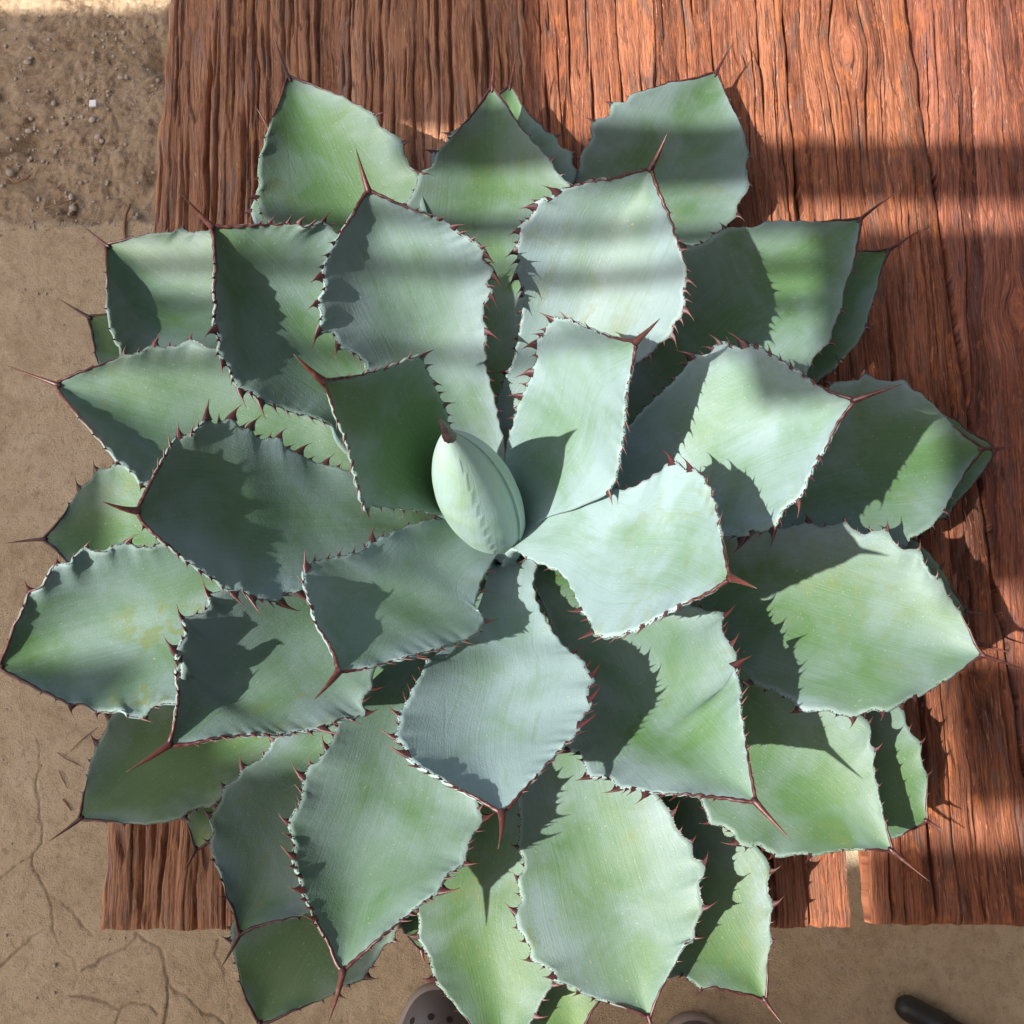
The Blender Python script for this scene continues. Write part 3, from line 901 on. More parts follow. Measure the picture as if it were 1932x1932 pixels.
         a='F 1600 1430 1550 1355 1500 1255 1440 1185 1385 1125 | 1200 1080 600 1100 E 1300 1100',
         b='F 1600 1540 | 1300 1650 800 1650 E 1300 1300'),
    dict(tip='F 1695 1650', spine='F 1897 1716', zt=.045, zb=.048, k=.18, g=.05, y=.15, v=.85,
         a='F 1640 1610 | 1300 1400 E 1400 1200',
         b='F 1620 1720 | 1200 1750 E 1400 1350'),
    dict(tip='A 1397 682', spine='A 1325 553', zt=.075, zb=.056, k=.22, g=.25, y=.0, v=.95,
         a='A 1380 760 1355 850 1345 950 1330 1010 1300 1080 1322 1168 | 1450 1400 E 600 500',
         b='A 1500 750 | 1650 850 1750 1000 B 300 1300 E 750 500'),
    dict(tip='G 1010 1032', spine='G 955 1137', zt=.050, zb=.050, k=.18, g=.02, y=.55, v=1.0,
         a='G 985 930 965 865 1000 830 | 1300 500 E 400 1500',
         b='G 1050 1012 1110 950 | 1150 850 1500 500 E 500 1500'),
    dict(tip='H 1330 1985', spine='H 1320 2080', zt=.055, zb=.050, k=.18, g=.12, y=.40, v=1.0,
         a='H 1120 1990 1060 1940 1130 1800 | 1050 1300 E 980 1600',
         b='H 1350 1932 1385 1860 1420 1812 1330 1775 | 1250 1300 E 1080 1600'),
    dict(tip='H 500 1560', spine='H 520 1620', zt=.050, zb=.048, k=.18, g=.02, y=.15, v=.8,
         a='H 430 1480 380 1400 | 450 1000 E 850 1600',
         b='H 540 1480 | 600 1300 E 900 1600'),
]

NS, NT_ = 140, 17
tq = np.linspace(-1, 1, NT_)
TT = np.sign(tq) * (1 - (1 - np.abs(tq)) ** 1.35)
teeth_todo = []
serr_V, serr_F = [], []


def leaf_build(i, L):
    rr = np.random.default_rng(100 + i)
    tip = parse(L['tip'])[0][0]
    spn = parse(L['spine'])[0][0]
    ea, ha = parse(L['a'])
    eb, hb = parse(L['b'])
    zt, zb = TABLE + L['zt'], TABLE + L['zb']
    # base of the leaf on the rosette axis
    tw = at(tip[0], tip[1], zt)
    dirv = np.array([tw[0] - AX, tw[1] - AY])
    dirv /= np.linalg.norm(dirv)
    per = np.array([-dirv[1], dirv[0]])
    wb = 0.017 if L['zb'] > .11 else 0.024
    r0 = 0.004 if L['zb'] > .11 else 0.012
    base = [px((AX + dirv[0] * r0 + per[0] * wb * s_, AY + dirv[1] * r0 + per[1] * wb * s_, zb)) for s_ in (-1, 1)]
    mid = np.mean(ea[:max(2, len(ea) // 2)], axis=0)
    if np.hypot(*(np.array(base[0]) - ea[-1])) > np.hypot(*(np.array(base[1]) - ea[-1])):
        base = base[::-1]
    edges, vis = [], []
    for e, h, bs in ((ea, ha, base[0]), (eb, hb, base[1])):
        pts = np.vstack([tip, e, bs])
        Pc, src = catmull(pts)
        R, s2, _ = resample(Pc, src, NS)
        edges.append(R[::-1])
        vis.append((s2 <= h + 0.2)[::-1])
    outer = L['zb'] < .0755

    def find_teeth(E_, other, vs):
        n = NS
        tot = np.r_[0, np.cumsum(np.hypot(*np.diff(E_, axis=0).T))]
        half = 16.0
        dev = np.zeros(n)
        for q_ in range(3, n - 1):
            lo = np.array([np.interp(tot[q_] - half, tot, E_[:, 0]), np.interp(tot[q_] - half, tot, E_[:, 1])])
            hi = np.array([np.interp(tot[q_] + half, tot, E_[:, 0]), np.interp(tot[q_] + half, tot, E_[:, 1])])
            out2 = E_[q_] - other[q_]
            out2 = out2 / (np.linalg.norm(out2) + 1e-9)
            dev[q_] = (E_[q_] - (lo + hi) / 2) @ out2
        cand = [q_ for q_ in range(5, n - 3) if dev[q_] > 1.0 and dev[q_] >= dev[max(0, q_ - 6):q_ + 7].max() - 1e-9]
        pos = [tot[q_] for q_ in cand if vs[q_] and tot[-1] - tot[q_] > 22]
        vi_ = np.where(vs)[0]
        lo_s = tot[vi_[0]] + 6 if len(vi_) else tot[-1]
        marks = [lo_s - 14] + pos + [tot[-1] - 14]
        sp_ = 40 if outer else 28
        extra = []
        for a_, b_ in zip(marks[:-1], marks[1:]):
            gap = b_ - a_
            if gap > sp_ * 1.45:
                kx = int(gap / sp_)
                extra += [a_ + gap * (x + 1) / (kx + 1) + rr.uniform(-5, 5) for x in range(kx)]
        # mounds: outward where a tooth sits, slightly inward between
        tang = np.gradient(E_, axis=0)
        tang /= np.linalg.norm(tang, axis=1, keepdims=True) + 1e-9
        nrm = np.stack([-tang[:, 1], tang[:, 0]], -1)
        if np.sum(nrm * (E_ - other)) < 0:
            nrm = -nrm
        off = np.zeros(n)
        for x, big in [(x, 1) for x in pos] + [(x, 0) for x in extra]:
            am = (1.2 if big else 2.3) * (0.12 + 0.88 * min(1, (tot[-1] - x) / 150)) * rr.uniform(.7, 1.25)
            off += am * (np.exp(-((tot - x) / 5.0) ** 2) - 0.45 * np.exp(-((tot - x + 13) / 8.0) ** 2) - 0.45 * np.exp(-((tot - x - 13) / 8.0) ** 2))
        off *= vs * sstep(0, 25, tot[-1] - tot)
        return E_ + nrm * off[:, None], (pos, extra, lo_s)
    A0, B0 = edges
    A, mka = find_teeth(A0, B0, vis[0])
    B, mkb = find_teeth(B0, A0, vis[1])
    marks_ab = (mka, mkb)
    s = np.linspace(0, 1, NS)[:, None]
    t = TT[None, :]
    def smooth_edge(E_, w_=25):
        h_ = w_ // 2
        pad = np.vstack([2 * E_[0] - E_[h_:0:-1], E_, 2 * E_[-1] - E_[-2:-h_ - 2:-1]])
        win = np.hanning(w_ + 2)[1:-1]
        win /= win.sum()
        return np.stack([np.convolve(pad[:, c_], win, 'valid') for c_ in (0, 1)], -1)
    As, Bs = smooth_edge(A), smooth_edge(B)
    tt = (t[..., None] + 1) / 2
    UV = As[:, None, :] * (1 - tt) + Bs[:, None, :] * tt
    bl = np.clip((np.abs(t) - 0.62) / 0.38, 0, 1)[..., None] ** 2
    UV = UV + bl * np.where(t[..., None] < 0, (A - As)[:, None, :], (B - Bs)[:, None, :])
    zc = zb + (zt - zb) * (s ** L.get('p', 0.9))
    wpx = np.hypot(*(As - Bs).T)
    ker = np.hanning(45)[1:-1]
    ker = ker / ker.sum()
    wsm = np.convolve(np.pad(wpx, 21, mode='reflect', reflect_type='odd'), ker, 'valid')
    wsm = np.clip(wsm, 0, None)
    hw = (wsm / 2 * (CAM_H - zc[:, 0]) / FPX)[:, None]
    k = L['k']
    ka, kb = L.get('ka', k), L.get('kb', k)
    kk = np.where(t < 0, ka, kb)
    up = kk * np.minimum(hw, 0.055) * np.abs(t) ** 1.6 * (0.5 + 0.75 * s) * sstep(-0.05, 0.25, s)
    ph = rr.uniform(0, 6.28, 8)
    wob = 0.5 * (0.0014 * np.sin(9 * s + 2.2 * t + ph[0]) + 0.0011 * np.sin(17 * s - 3.1 * t + ph[1]) + 0.0008 * np.sin(31 * s + 4 * t + ph[2]))
    wob = wob + 0.0010 * np.abs(t) ** 3 * np.sin(46 * s + ph[3] + np.sign(t) * ph[4])
    Z = zc + up + wob * sstep(0.0, 0.3, s) * sstep(1.0, 0.9, s)
    P = at(UV[..., 0], UV[..., 1], Z)
    ds = np.gradient(P, axis=0)
    dt = np.gradient(P, axis=1)
    N = np.cross(ds, dt)
    N /= np.linalg.norm(N, axis=2, keepdims=True) + 1e-12
    flip = np.sum(N * (CP - P)) < 0
    if flip:
        N = -N
    hwl = np.minimum(1, hw / 0.03)
    th = (0.0019 + 0.0110 * (1 - np.abs(t) ** 3) * (0.35 + 0.65 * (1 - s)) * hwl) * (0.35 + 0.65 * sstep(1.0, 0.93, s))
    Q = P - N * th[..., None]
    n, m = P.shape[:2]
    top = np.arange(n * m).reshape(n, m)
    bot = top + n * m
    faces = []

    def quad(a, b, c, d):
        faces.append((a, b, c, d) if flip else (a, d, c, b))
    for ii in range(n - 1):
        for jj in range(m - 1):
            quad(top[ii, jj], top[ii, jj + 1], top[ii + 1, jj + 1], top[ii + 1, jj])
            quad(bot[ii, jj], bot[ii + 1, jj], bot[ii + 1, jj + 1], bot[ii, jj + 1])
        quad(top[ii, 0], top[ii + 1, 0], bot[ii + 1, 0], bot[ii, 0])
        quad(top[ii + 1, m - 1], top[ii, m - 1], bot[ii, m - 1], bot[ii + 1, m - 1])
    for jj in range(m - 1):
        quad(top[0, jj + 1], top[0, jj], bot[0, jj], bot[0, jj + 1])
    verts = np.vstack([P.reshape(-1, 3), Q.reshape(-1, 3)])
    me = mesh_from('leaf', verts, faces)
    ea_ = me.attributes.new('edge', 'FLOAT', 'POINT')
    ev = np.broadcast_to(np.abs(t), (n, m)).reshape(-1)
    ea_.data.foreach_set('value', np.r_[ev, np.ones_like(ev)].astype(np.float32))
    uvl = me.uv_layers.new(name='UVMap')
    vi = np.zeros(len(me.loops), dtype=np.int32)
    me.loops.foreach_get('vertex_index', vi)
    su = np.broadcast_to(s, (n, m)).reshape(-1)
    tv = np.broadcast_to(t * hw / 0.05, (n, m)).reshape(-1)
    su, tv = np.r_[su, su], np.r_[tv, tv]
    ox, oy = rr.uniform(0, 50, 2)
    uvs = np.stack([su[vi] + ox, tv[vi] + oy], -1).astype(np.float32)
    uvl.data.foreach_set('uv', uvs.reshape(-1))
    lf = link_mesh('leaf', me, M_LEAF, agave)
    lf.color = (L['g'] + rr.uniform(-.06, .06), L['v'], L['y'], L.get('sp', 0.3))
    # ---- terminal spine with its margin running down both edges
    tp = P[-1, m // 2]
    before = P[-8].mean(axis=0)
    zsp = zt + np.clip((zt - zb) * 0.10, 0.004, 0.02)
    sp = at(spn[0], spn[1], zsp)
    root = P[-3].mean(axis=0)
    ln = np.linalg.norm(sp - tp)
    outd = (tp - before) / (np.linalg.norm(tp - before) + 1e-9)
    pts, rad = [], []
    side = np.cross(outd, N[-3, m // 2]) * ln * rr.choice([-1, 1]) * rr.uniform(.05, .11)
    c1 = tp + outd * ln * 0.38 + side
    for q_ in np.linspace(0, 1, 14):
        p_ = (1 - q_) ** 3 * root + 3 * (1 - q_) ** 2 * q_ * tp + 3 * (1 - q_) * q_ ** 2 * (0.55 * c1 + 0.45 * (0.4 * tp + 0.6 * sp) - 0.5 * side * (q_ - .3)) + q_ ** 3 * sp
        pts.append(p_)
        rad.append((0.0021 if outer else 0.0028) * min(1.0, 0.25 + q_ * 5.0) * (1 - q_) ** 0.85 + 0.00010)
    V, Fc = tube(pts, rad, 8)
    me = mesh_from('terminal_spine', V, Fc)
    fa = me.attributes.new('len', 'FLOAT', 'POINT')
    fa.data.foreach_set('value', np.repeat(np.linspace(0, 1, 14), 8).astype(np.float32))
    link_mesh('terminal_spine', me, M_SPINE, lf)
    V, Fc, ll = [], [], []
    for j in (0, m - 1):
        lenf = rr.uniform(0.10, 0.24) if L['zb'] > .07 else rr.uniform(0.05, 0.14)
        i0 = int((1 - lenf) * (n - 1))
        jj = 1 if j == 0 else m - 2
        pp = [P[q_, j] * 0.97 + P[q_, jj] * 0.03 - N[q_, j] * 0.0004 for q_ in range(i0, n)]
        rd = [0.00035 + 0.00125 * ((q_ / (len(pp) - 1)) ** 0.8) * (0.8 + 0.2 * math.sin(q_ * 1.9)) for q_ in range(len(pp))]
        v_, f_ = tube(pp, rd, 6)
        b0 = len(V)
        V += v_
        Fc += [tuple(x + b0 for x in f) for f in f_]
        ll += list(np.repeat(np.linspace(0.1, 0.35, len(pp)), 6))
    me = mesh_from('red_margin', V, Fc)
    fa = me.attributes.new('len', 'FLOAT', 'POINT')
    fa.data.foreach_set('value', np.array(ll, np.float32))
    link_mesh('red_margin', me, M_SPINE, lf)
    # ---- teeth on the mounds of both edges
    for j, E_, other, vs, (pos, extra, lo_s) in ((0, A, B, vis[0], marks_ab[0]), (m - 1, B, A, vis[1], marks_ab[1])):
        jn = 2 if j == 0 else m - 3
        tot = np.r_[0, np.cumsum(np.hypot(*np.diff(E_, axis=0).T))]
        for sx, big in [(x, True) for x in pos] + [(x, False) for x in extra]:
            q_ = int(np.clip(np.searchsorted(tot, sx), 2, n - 3))
            if not vs[q_]:
                continue
            tng = P[min(q_ + 2, n - 1), j] - P[q_ - 2, j]
            tng /= np.linalg.norm(tng) + 1e-9
            outw = P[q_, j] - P[q_, jn]
            outw -= tng * (outw @ tng)
            outw /= np.linalg.norm(outw) + 1e-9
            f_s = q_ / (n - 1)
            size = (0.0088 if big else 0.0050) * rr.uniform(0.75, 1.2)
            size *= (0.78 if outer else 1.0) * (0.55 + 0.6 * min(1, (tot[-1] - sx) / 120)) * (0.6 + 0.4 * sstep(0.15, 0.6, f_s))
            depth_ = CAM_H - P[q_, j, 2]
            teeth_todo.append((size / depth_, size, P[q_, j] - outw * 0.0005 - N[q_, j] * 0.0006, tng, outw, N[q_, j], lf, rr.integers(0, 5)))
        # fine serration between the teeth
        for sx in np.arange(lo_s, tot[-1] - 60, 2.6):
            q_ = int(np.clip(np.searchsorted(tot, sx + rr.uniform(-1, 1)), 1, n - 2))
            if not vs[q_] or rr.uniform() < 0.35:
                continue
            fr_ = (sx - tot[q_ - 1]) / max(1e-6, tot[q_] - tot[q_ - 1])
            c_ = P[q_ - 1, j] * (1 - fr_) + P[q_, j] * fr_
            tng = P[q_ + 1, j] - P[q_ - 1, j]
            tng /= np.linalg.norm(tng) + 1e-9
            outw = P[q_, j] - P[q_, jn]
            outw /= np.linalg.norm(outw) + 1e-9
            hgt, wd = rr.uniform(.0005, .0011), rr.uniform(.0004, .0007)
            b0 = len(serr_V)
            serr_V.extend([c_ + tng * wd - outw * .0003, c_ - tng * wd - outw * .0003, c_ - N[q_, j] * .0008 - outw * .0003,
                           c_ + outw * hgt - tng * rr.uniform(-.0004, .0006)])
            serr_F.extend([(b0, b0 + 1, b0 + 3), (b0 + 1, b0 + 2, b0 + 3), (b0 + 2, b0, b0 + 3)])
    return lf


leaf_objs = [leaf_build(i, L) for i, L in enumerate(LEAVES)]

# teeth: curved thorn on a long base; five shared shapes
TOOTH = []
for v_ in range(5):
    r_ = np.random.default_rng(40 + v_)
    bend = r_.uniform(0.35, 0.75)
    V, Fc, ll = [], [], []
    rings, seg = 5, 6
    for a in range(rings):
        q_ = a / (rings - 1)
        cx = -bend * q_ ** 1.6
        cy = q_ * r_.uniform(0.92, 1.0) - 0.12 * (a == 0)
        ax_ = 0.34 * (1 - q_) ** 2.6 + 0.016 + 0.055 * (1 - q_)
        az_ = 0.105 * (1 - q_) ** 0.9 + 0.014
        for k_ in range(seg):
            w_ = 2 * math.pi * k_ / seg
            V.append((cx + ax_ * math.cos(w_), cy, az_ * math.sin(w_)))
            ll.append(q_ * 0.9)
    for a in range(rings - 1):
        for k_ in range(seg):
            k2 = (k_ + 1) % seg
            Fc.append((a * seg + k_, a * seg + k2, (a + 1) * seg + k2, (a + 1) * seg + k_))
    Fc.append(tuple((rings - 1) * seg + k_ for k_ in range(seg)))
    TOOTH.append((V, Fc, ll))
TOOTH_ME = []
for V, Fc, ll in TOOTH:
    me = mesh_from('tooth', V, Fc)
    fa = me.attributes.new('len', 'FLOAT', 'POINT')
    fa.data.foreach_set('value', np.array(ll, np.float32))
    me.materials.append(M_SPINE)
    me.polygons.foreach_set('use_smooth', [True] * len(me.polygons))
    TOOTH_ME.append(me)
teeth_todo.sort(key=lambda q_: -q_[0])
rest_V, rest_F, rest_l = [], [], []
for i, (_, size, c_, tng, outw, nrm, lf, kind) in enumerate(teeth_todo):
    X_, Y_ = Vector(tng), Vector(outw)
    Z_ = X_.cross(Y_).normalized()
    M_ = Matrix((X_, Y_, Z_)).transposed().to_4x4()
    M_ = Matrix.Translation(Vector(c_)) @ M_ @ Matrix.Diagonal((size, size, size, 1))
    if i < 300:
        o = bpy.data.objects.new('tooth', TOOTH_ME[kind])
        COL.objects.link(o)
        o.parent = lf
        o.matrix_basis = M_
    else:
        V, Fc, ll = TOOTH[kind]
        b0 = len(rest_V)
        rest_V += [M_ @ Vector(v) for v in V]
        rest_F += [tuple(x + b0 for x in f) for f in Fc]
        rest_l += ll
if rest_V:
    me = mesh_from('small_teeth', rest_V, rest_F)
    fa = me.attributes.new('len', 'FLOAT', 'POINT')
    fa.data.foreach_set('value', np.array(rest_l, np.float32))
    tag(link_mesh('small_teeth', me, M_SPINE, agave), kind='stuff')
me = mesh_from('edge_serration', serr_V, serr_F)
tag(link_mesh('edge_serration', me, M_SPINE, agave, False), kind='stuff')
print('leaves', len(leaf_objs), 'teeth', len(teeth_todo), 'serration', len(serr_F))


def build_bud():
    """the closed leaves at the heart, wrapped round each other"""
    n, m = 110, 160
    b0 = np.array(at(*px((AX, AY, TABLE + .115)), TABLE + .115))
    b0 = at(613.3 + 900 * KZ, 613.3 + 1085 * KZ, TABLE + .118)
    tp = at(613.3 + 636 * KZ, 613.3 + 560 * KZ, TABLE + .305)
    axis = tp - b0
    ln = np.linalg.norm(axis)
    ax = Vector(axis / ln)
    e1 = Vector((1, 0, 0))
    e1 = (e1 - ax * e1.dot(ax)).normalized()
    e2 = ax.cross(e1)
    prof_s = [-.18, 0, .12, .3, .48, .64, .78, .89, .96, 1.0]
    prof_r = [.013, .0190, .0232, .0268, .0262, .0222, .0165, .0102, .0055, .0026]
    s = np.linspace(-0.18, 1, n)
    ps_ = np.linspace(-.18, 1, 200)
    pr_ = np.convolve(np.pad(np.interp(ps_, prof_s, prof_r), 9, mode='reflect', reflect_type='odd'), np.ones(19) / 19, 'valid')
    P = np.zeros((n, m + 1, 3))
    def imprint(a, q):
        # print of the toothed edge of the leaf that wrapped it: a ridge that steps down in saw teeth
        if not 0.02 < q < 0.9:
            return 0.0
        saw = (q * 11) % 1.0
        lim = math.radians(-92 + 20 * q) + 0.13 * saw ** 1.6
        d = (a + math.pi) % (2 * math.pi) - math.pi - lim
        return max(0.0, 1 - abs(d) / 0.5) if d < 0 else max(0.0, 1 - d / 0.10)
    for i in range(n):
        r = np.interp(s[i], ps_, pr_)
        phi0 = math.radians(-38 + 62 * max(s[i], 0) ** 1.3)   # free edge of the outer leaf winds round
        for j in range(m + 1):
            ph = 2 * math.pi * j / m
            fr_ = ((ph) / (2 * math.pi))
            step = 1 + 0.07 * (0.5 - fr_) * (1 if 0 < j < m else 1)
            rr_ = r * step * (1 + 0.012 * math.sin(3 * ph + 7 * s[i])) + 0.00050 * imprint(ph + phi0, s[i])
            a = ph + phi0
            bow = 0.010 * math.sin(math.pi * max(0, s[i]))
            c = Vector(b0) + ax * (ln * s[i]) + e1 * (-bow * 0.2) + e2 * bow * 0.2
            P[i, j] = c + (e1 * math.cos(a) + e2 * math.sin(a)) * rr_
    top = np.arange(n * (m + 1)).reshape(n, m + 1)
    F_ = []
    for i in range(n - 1):
        for j in range(m):
            F_.append((top[i, j], top[i, j + 1], top[i + 1, j + 1], top[i + 1, j]))
        F_.append((top[i, m], top[i, 0], top[i + 1, 0], top[i + 1, m]))
    F_.append(tuple(top[n - 1, :m]))
    me = mesh_from('closed_bud', P.reshape(-1, 3), F_)
    ev = np.full((n, m + 1), 0.60)
    ev[:, :6] = np.array([1.0, .97, .93, .9, .8, .7])
    fa = me.attributes.new('edge', 'FLOAT', 'POINT')
    fa.data.foreach_set('value', ev.reshape(-1).astype(np.float32))
    uvl = me.uv_layers.new(name='UVMap')
    vi = np.zeros(len(me.loops), dtype=np.int32)
    me.loops.foreach_get('vertex_index', vi)
    ii, jj = vi // (m + 1), vi % (m + 1)
    uvl.data.foreach_set('uv', np.stack([s[ii], jj / m * 2 + 90], -1).astype(np.float32).reshape(-1))
    se = me.attributes.new('sharp_edge', 'BOOLEAN', 'EDGE')
    ek = np.zeros(len(me.edges) * 2, dtype=np.int32)
    me.edges.foreach_get('vertices', ek)
    ek = ek.reshape(-1, 2) % (m + 1)
    se.data.foreach_set('value', ((ek[:, 0] == ek[:, 1]) & ((ek[:, 0] == 0) | (ek[:, 0] == m))))
    o = link_mesh('closed_bud', me, M_LEAF, agave)
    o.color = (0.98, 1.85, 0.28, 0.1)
    sp = at(613.3 + 590 * KZ, 613.3 + 480 * KZ, TABLE + .335)
    root = tp - axis / ln * 0.012
    pts, rad = [], []
    for q_ in np.linspace(0, 1, 12):
        c1 = tp + axis / ln * 0.008
        pts.append((1 - q_) ** 2 * root + 2 * (1 - q_) * q_ * c1 + q_ ** 2 * sp)
        rad.append(0.0052 * (1 - q_) ** 1.2 * (1 if q_ > .1 else .9) + .0002)
    V, Fc = tube(pts, rad, 10)
    me = mesh_from('terminal_spine', V, Fc)
    fa = me.attributes.new('len', 'FLOAT', 'POINT')
    fa.data.foreach_set('value', np.repeat(np.linspace(0, 0.22, 12), 10).astype(np.float32))
    link_mesh('terminal_spine', me, M_SPINE, o)


build_bud()
# short stem that carries the leaves
V, Fc = tube([(AX, AY, TABLE + .0465), (AX, AY, TABLE + .07), (AX, AY, TABLE + .088)], [.040, .036, .014], 20)
link_mesh('stem', mesh_from('stem', V, Fc), M_LEAF, agave)

# ------------------------------------------------------------------ small things on the ground
sq = at(177, 198, 0.0)
bm = bmesh.new()
add_box(bm, (sq[0], sq[1], 0.0035), (0.0115, 0.0125, 0.004), 0.06, 0.0006)
tag(bm_obj('paper_scrap', bm, M_PAPER), 'small square white scrap lying on the brown soil', 'scrap')

PV, PF = [], []
ico = bmesh.new()
bmesh.ops.create_icosphere(ico, subdivisions=1, radius=1)
iv = [v.co.copy() for v in ico.verts]
iff = [tuple(v.index for v in f.verts) for f in ico.faces]
ico.free()
for i in range(620):
    u, v = (random.uniform(-30, 300), random.uniform(30, 414)) if i < 300 else (random.uniform(-10, 285), random.gauss(424, 9)) if i < 360 else random.choice(((random.uniform(-20, 280), random.uniform(430, 1900)), (random.uniform(1400, 1932), random.uniform(1760, 1932))))
    r_ = abs(random.gauss(0, 1)) * 0.0018 + 0.0012
    if i >= 300:
        r_ *= 0.45
    p_ = at(u, v, 0.0 if v > 418 else -0.006)
    b0 = len(PV)
    sc = Vector((random.uniform(.7, 1.4), random.uniform(.7, 1.3), random.uniform(.5, .9)))
    for q_ in iv:
        k_ = 1 + random.uniform(-.18, .18)
        PV.append(Vector(p_) + Vector((q_.x * sc.x, q_.y * sc.y, q_.z * sc.z)) * r_ * k_ + Vector((0, 0, r_ * .3)))
    PF += [tuple(x + b0 for x in f) for f in iff]
tag(link_mesh('pebbles', mesh_from('pebbles', PV, PF), M_STONE), 'loose grit and small pebbles scattered over the soil and slab', None, None, 'stuff')

TWIGS = [
    ('curved brown twig on the soil beside the concrete edge at far left', [(12, 520 / 1.5652), (30, 345), (52, 335), (58, 330)], .0020),
    ('thin straight brown twig on the soil just above the concrete edge', [(85, 392), (110, 385), (140, 376)], .0013),
    ('long tan curl of dry leaf on concrete left of the lower left leaves', [(108, 1420), (125, 1432), (152, 1445)], .0009),
    ('reddish dry sliver lying on concrete beneath the left toothed leaf', [(112, 1455), (118, 1470), (128, 1488)], .0010),
    ('faint forked twig on concrete touching the bench below the lower left leaf', [(132, 1418), (155, 1395), (185, 1372)], .0008),
    ('short brown chip of bark on concrete left of the lower left leaf', [(118, 1508), (126, 1518), (135, 1530)], .0014),
    ('dark root-like twig crossing the concrete edge near the bench', [(246, 385), (236, 408), (234, 432), (238, 470)], .0028),
]
for lab, ln_, r_ in TWIGS:
    pts = [at(u, v, 0.003) for u, v in ln_]
    V, Fc = tube(pts, [r_ * .7] + [r_] * (len(pts) - 2) + [r_ * .4], 6)
    tag(link_mesh('dry_twig', mesh_from('dry_twig', V, Fc), M_TWIG), lab, 'twig', 'dry twigs and chips on the ground')


# ------------------------------------------------------------------ the person at the foot of the bench: clogs and lower body
def clog(parent, toe, yaw, side):
    """foam clog, toe at the given spot, foot pointing along +y turned by yaw"""
    Lg, W = 0.290, 0.124
    R_ = Matrix.Translation((toe[0], toe[1], 0.001)) @ Matrix.Rotation(yaw, 4, 'Z')

    def outline(inset, n=48):
        o = []
        for k_ in range(n):
            a = 2 * math.pi * k_ / n
            y = -Lg / 2 + (Lg / 2 - inset) * math.copysign(abs(math.sin(a)) ** .8, math.sin(a))
            wy = np.interp(y, [-Lg, -Lg * .8, -Lg * .5, -Lg * .22, 0], [.40, .41, .40, .50, .46])
            x = (W * wy * 1.0 - inset) * math.copysign(abs(math.cos(a)) ** .82, math.cos(a)) + side * -0.006 * (1 + y / Lg)
            o.append((x, y))
        return o
    bm = bmesh.new()
    rows = []
    for ins, z in ((.004, 0), (0, .004), (0, .020), (.003, .027), (.007, .029)):
        rows.append([bm.verts.new(R_ @ Vector((x, y, z))) for x, y in outline(ins)])
    for a, b in zip(rows[:-1], rows[1:]):
        for k_ in range(48):
            bm.faces.new((a[k_], a[(k_ + 1) % 48], b[(k_ + 1) % 48], b[k_]))
    bm.faces.new(rows[0][::-1])
    bm.faces.new(rows[-1])
    shoe = bm_obj('clog', bm, M_SOLE, parent, True)
    # upper: vamp dome over the front, low wall round the heel
    bm = bmesh.new()
    rows = []
    for ins, z in ((.006, .028), (.007, .038), (.012, .050), (.022, .062), (.036, .070), (.050, .073)):
        rows.append([bm.verts.new(R_ @ Vector((x, y, z + .016 * min(1, max(0, -y / .15))))) for x, y in outline(ins)])
    for i_, (a, b) in enumerate(zip(rows[:-1], rows[1:])):
        for k_ in range(48):
            yy = outline(.01)[k_][1]
            if yy < -.15 and i_ >= 2:
                continue
            bm.faces.new((a[k_], a[(k_ + 1) % 48], b[(k_ + 1) % 48], b[k_]))
    c = bm.verts.new(R_ @ Vector((0, -.09, .088)))
    for k_ in range(48):
        if outline(.01)[k_][1] >= -.15:
            bm.faces.new((rows[-1][k_], rows[-1][(k_ + 1) % 48], c))
    bm.normal_update()
    tree = BVHTree.FromBMesh(bm)
    bm_obj('upper', bm, M_RUBBER, shoe, True)
    for hx, hy in ((-.020, -.034), (.004, -.030), (.026, -.036), (-.030, -.056), (-.008, -.052), (.014, -.052), (-.018, -.076), (.006, -.074), (.028, -.072)):
        hit = tree.ray_cast(R_ @ Vector((hx, hy, .3)), Vector((0, 0, -1)))
        if hit[0] is None:
            continue
        nv = hit[1] if hit[1].z > 0 else -hit[1]
        V, Fc = tube([hit[0] - nv * .006, hit[0] + nv * .0007], [.0042, .0042], 12)  # solid dark discs stand in for the shade inside the vent openings
        link_mesh('vent_shade_disc', mesh_from('vent_shade_disc', V, Fc), M_VENT_SHADE, shoe, False)


person = empty('person', (0.07, -0.40, 0))
tag(person, 'person in taupe perforated clogs at the bench end, only toes in view', 'person')
clog(person, (-0.106, -0.206), 0.10, -1)
clog(person, (0.238, -0.241), -0.06, 1)
# trousers: both legs and hips as one surface
sk = bpy.data.meshes.new('trousers')
jv = [(0.07, -.50, .92), (0.07, -.50, .86), (-.03, -.50, .80), (-.075, -.47, .48), (-.085, -.445, .08), (.17, -.50, .80), (.222, -.475, .48), (.232, -.455, .08)]
sk.from_pydata(jv, [(0, 1), (1, 2), (2, 3), (3, 4), (1, 5), (5, 6), (6, 7)], [])
so = link_mesh('trousers', sk, M_CLOTH, person)
md = so.modifiers.new('skin', 'SKIN')
md.use_smooth_shade = True
for v_, r_ in zip(sk.skin_vertices[0].data, (.15, .15, .095, .072, .062, .095, .072, .062)):
    v_.radius = (r_, r_)
sk.skin_vertices[0].data[0].use_root = True
so.modifiers.new('sub', 'SUBSURF').levels = 2

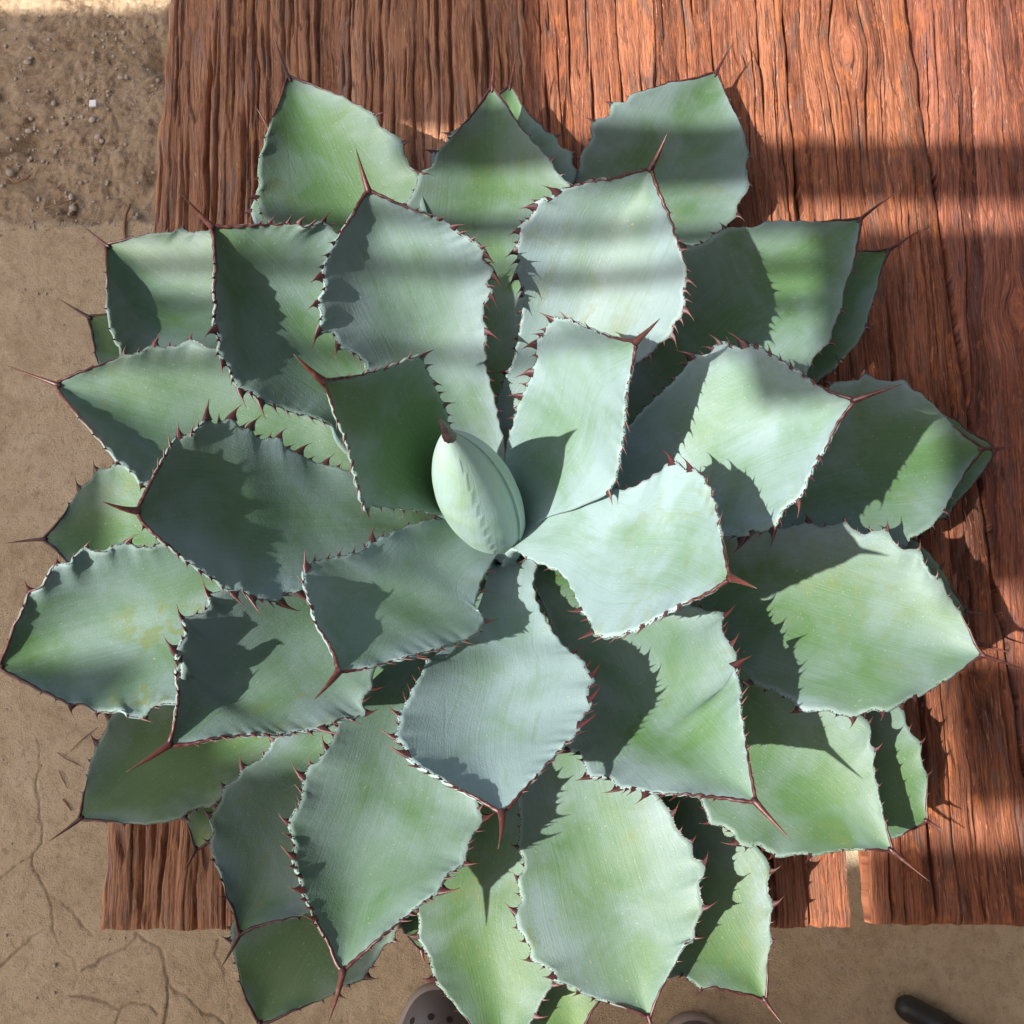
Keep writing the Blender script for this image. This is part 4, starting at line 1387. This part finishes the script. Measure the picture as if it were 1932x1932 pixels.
# black rubber-capped tube on the floor at the right
pole = empty('black_pole', (0.50, -0.23, 0))
tag(pole, 'black tube with rounded rubber end lying on concrete at lower right', 'pole')
a0, a1 = Vector(at(1715, 1903, 0.020)), Vector(at(1803, 1951, 0.020))
dv = (a1 - a0).normalized()
V, Fc = tube([a0 + dv * .055, a0 + dv * .75], [.0155, .0155], 20)
link_mesh('shaft', mesh_from('shaft', V, Fc), M_BLACK, pole)
prf = [(-.0165, .004), (-.0145, .010), (-.010, .0145), (-.003, .0172), (.012, .0180), (.030, .0180), (.032, .0190), (.044, .0190), (.046, .0178), (.062, .0172)]
V, Fc = tube([a0 + dv * q_[0] for q_ in prf], [q_[1] * .92 for q_ in prf], 24)
link_mesh('rubber_tip', mesh_from('rubber_tip', V, Fc), M_BLACK, pole)

# ------------------------------------------------------------------ unseen roof added above and to the left to throw the shade
ZR = 2.60
roof = empty('added_shade_roof', (-2.0, -0.6, 0))
tag(roof, 'slatted roof added out of view to throw shade over the bench', 'added shade roof')


def shade_roof_part(name, x0, x1, y0, y1, z0, z1, mat):
    bm = bmesh.new()
    add_box(bm, ((x0 + x1) / 2, (y0 + y1) / 2, (z0 + z1) / 2), (x1 - x0, y1 - y0, z1 - z0))
    return bm_obj(name, bm, mat, roof)


shade_roof_part('shade_panel', -2.85, -1.70, -1.5, 0.47, ZR, ZR + .02, M_SHADE_SHEET)  # added sheets, outlines cut to fit the shade at the left
shade_roof_part('shade_panel', -1.70, -1.47, -1.5, -0.60, ZR + .001, ZR + .021, M_SHADE_SHEET)
shade_roof_part('shade_panel', -1.70, -1.60, -0.599, -0.52, ZR + .001, ZR + .021, M_SHADE_SHEET)
shade_roof_part('shade_panel', -1.70, -1.40, -0.02, 0.47, ZR + .001, ZR + .021, M_SHADE_SHEET)
shade_roof_part('shade_panel', -1.70, -1.61, -0.17, -0.021, ZR + .001, ZR + .021, M_SHADE_SHEET)
shade_roof_part('shade_deck', -1.469, 1.25, -1.35, -0.92, ZR + .001, ZR + .021, M_BEAM)  # opaque deck added to keep light off the lower right floor
for x0, y0, y1 in ((-1.100, -0.33, -0.138), (-1.018, -0.475, -0.331), (-0.985, -0.544, -0.476), (-1.060, -0.655, -0.545), (-1.14, -0.82, -0.69)):
    shade_roof_part('shade_board', x0, -0.70, y0, y1, ZR + .002, ZR + .022, M_BEAM)  # added boards, each placed to shade a chosen patch of the right-hand wood
shade_roof_part('slat', -1.455, 1.25, -0.110, -0.048, ZR + .024, ZR + .044, M_BEAM)
for y0, w_ in ((-.172, .013), (-.208, .005), (-.243, .006), (-.300, .004)):
    shade_roof_part('slat', -1.72, 1.25, y0, y0 + w_, ZR + .024, ZR + .044, M_BEAM)
shade_roof_part('beam', 1.17, 1.25, -1.42, 0.47, ZR - .081, ZR - .001, M_BEAM)
shade_roof_part('beam', -2.84, -2.76, -1.5, 0.47, ZR - .081, ZR - .001, M_BEAM)
for x_, y_ in ((-2.8, -1.42), (-2.8, .40), (1.21, .40), (1.21, -1.30)):
    shade_roof_part('post', x_ - .045, x_ + .045, y_ - .045, y_ + .045, 0.0, ZR - .082, M_BEAM)

wall = empty('added_side_wall', (1.62, 0.5, 0))  # added wall out of view, keeps sky light off the right side
tag(wall, 'dark board wall added out of view to block sky light from the right', 'wall')
for k_ in range(25):
    bm = bmesh.new()
    add_box(bm, (1.62, 0.5, 0.1 + 0.2 * k_), (0.03, 6.0, 0.196), 0, 0.003)
    bm_obj('added_wall_board', bm, M_WALL, wall)

rear = empty('added_rear_wall', (0.4, -1.80, 0))  # added wall out of view, darkens the floor at lower right
tag(rear, 'dark board wall added out of view to block sky light from behind', 'wall')
for k_ in range(12):
    bm = bmesh.new()
    add_box(bm, (0.42, -1.80, 0.1 + 0.2 * k_), (2.4, 0.03, 0.196), 0, 0.003)
    bm_obj('added_wall_board', bm, M_WALL, rear)
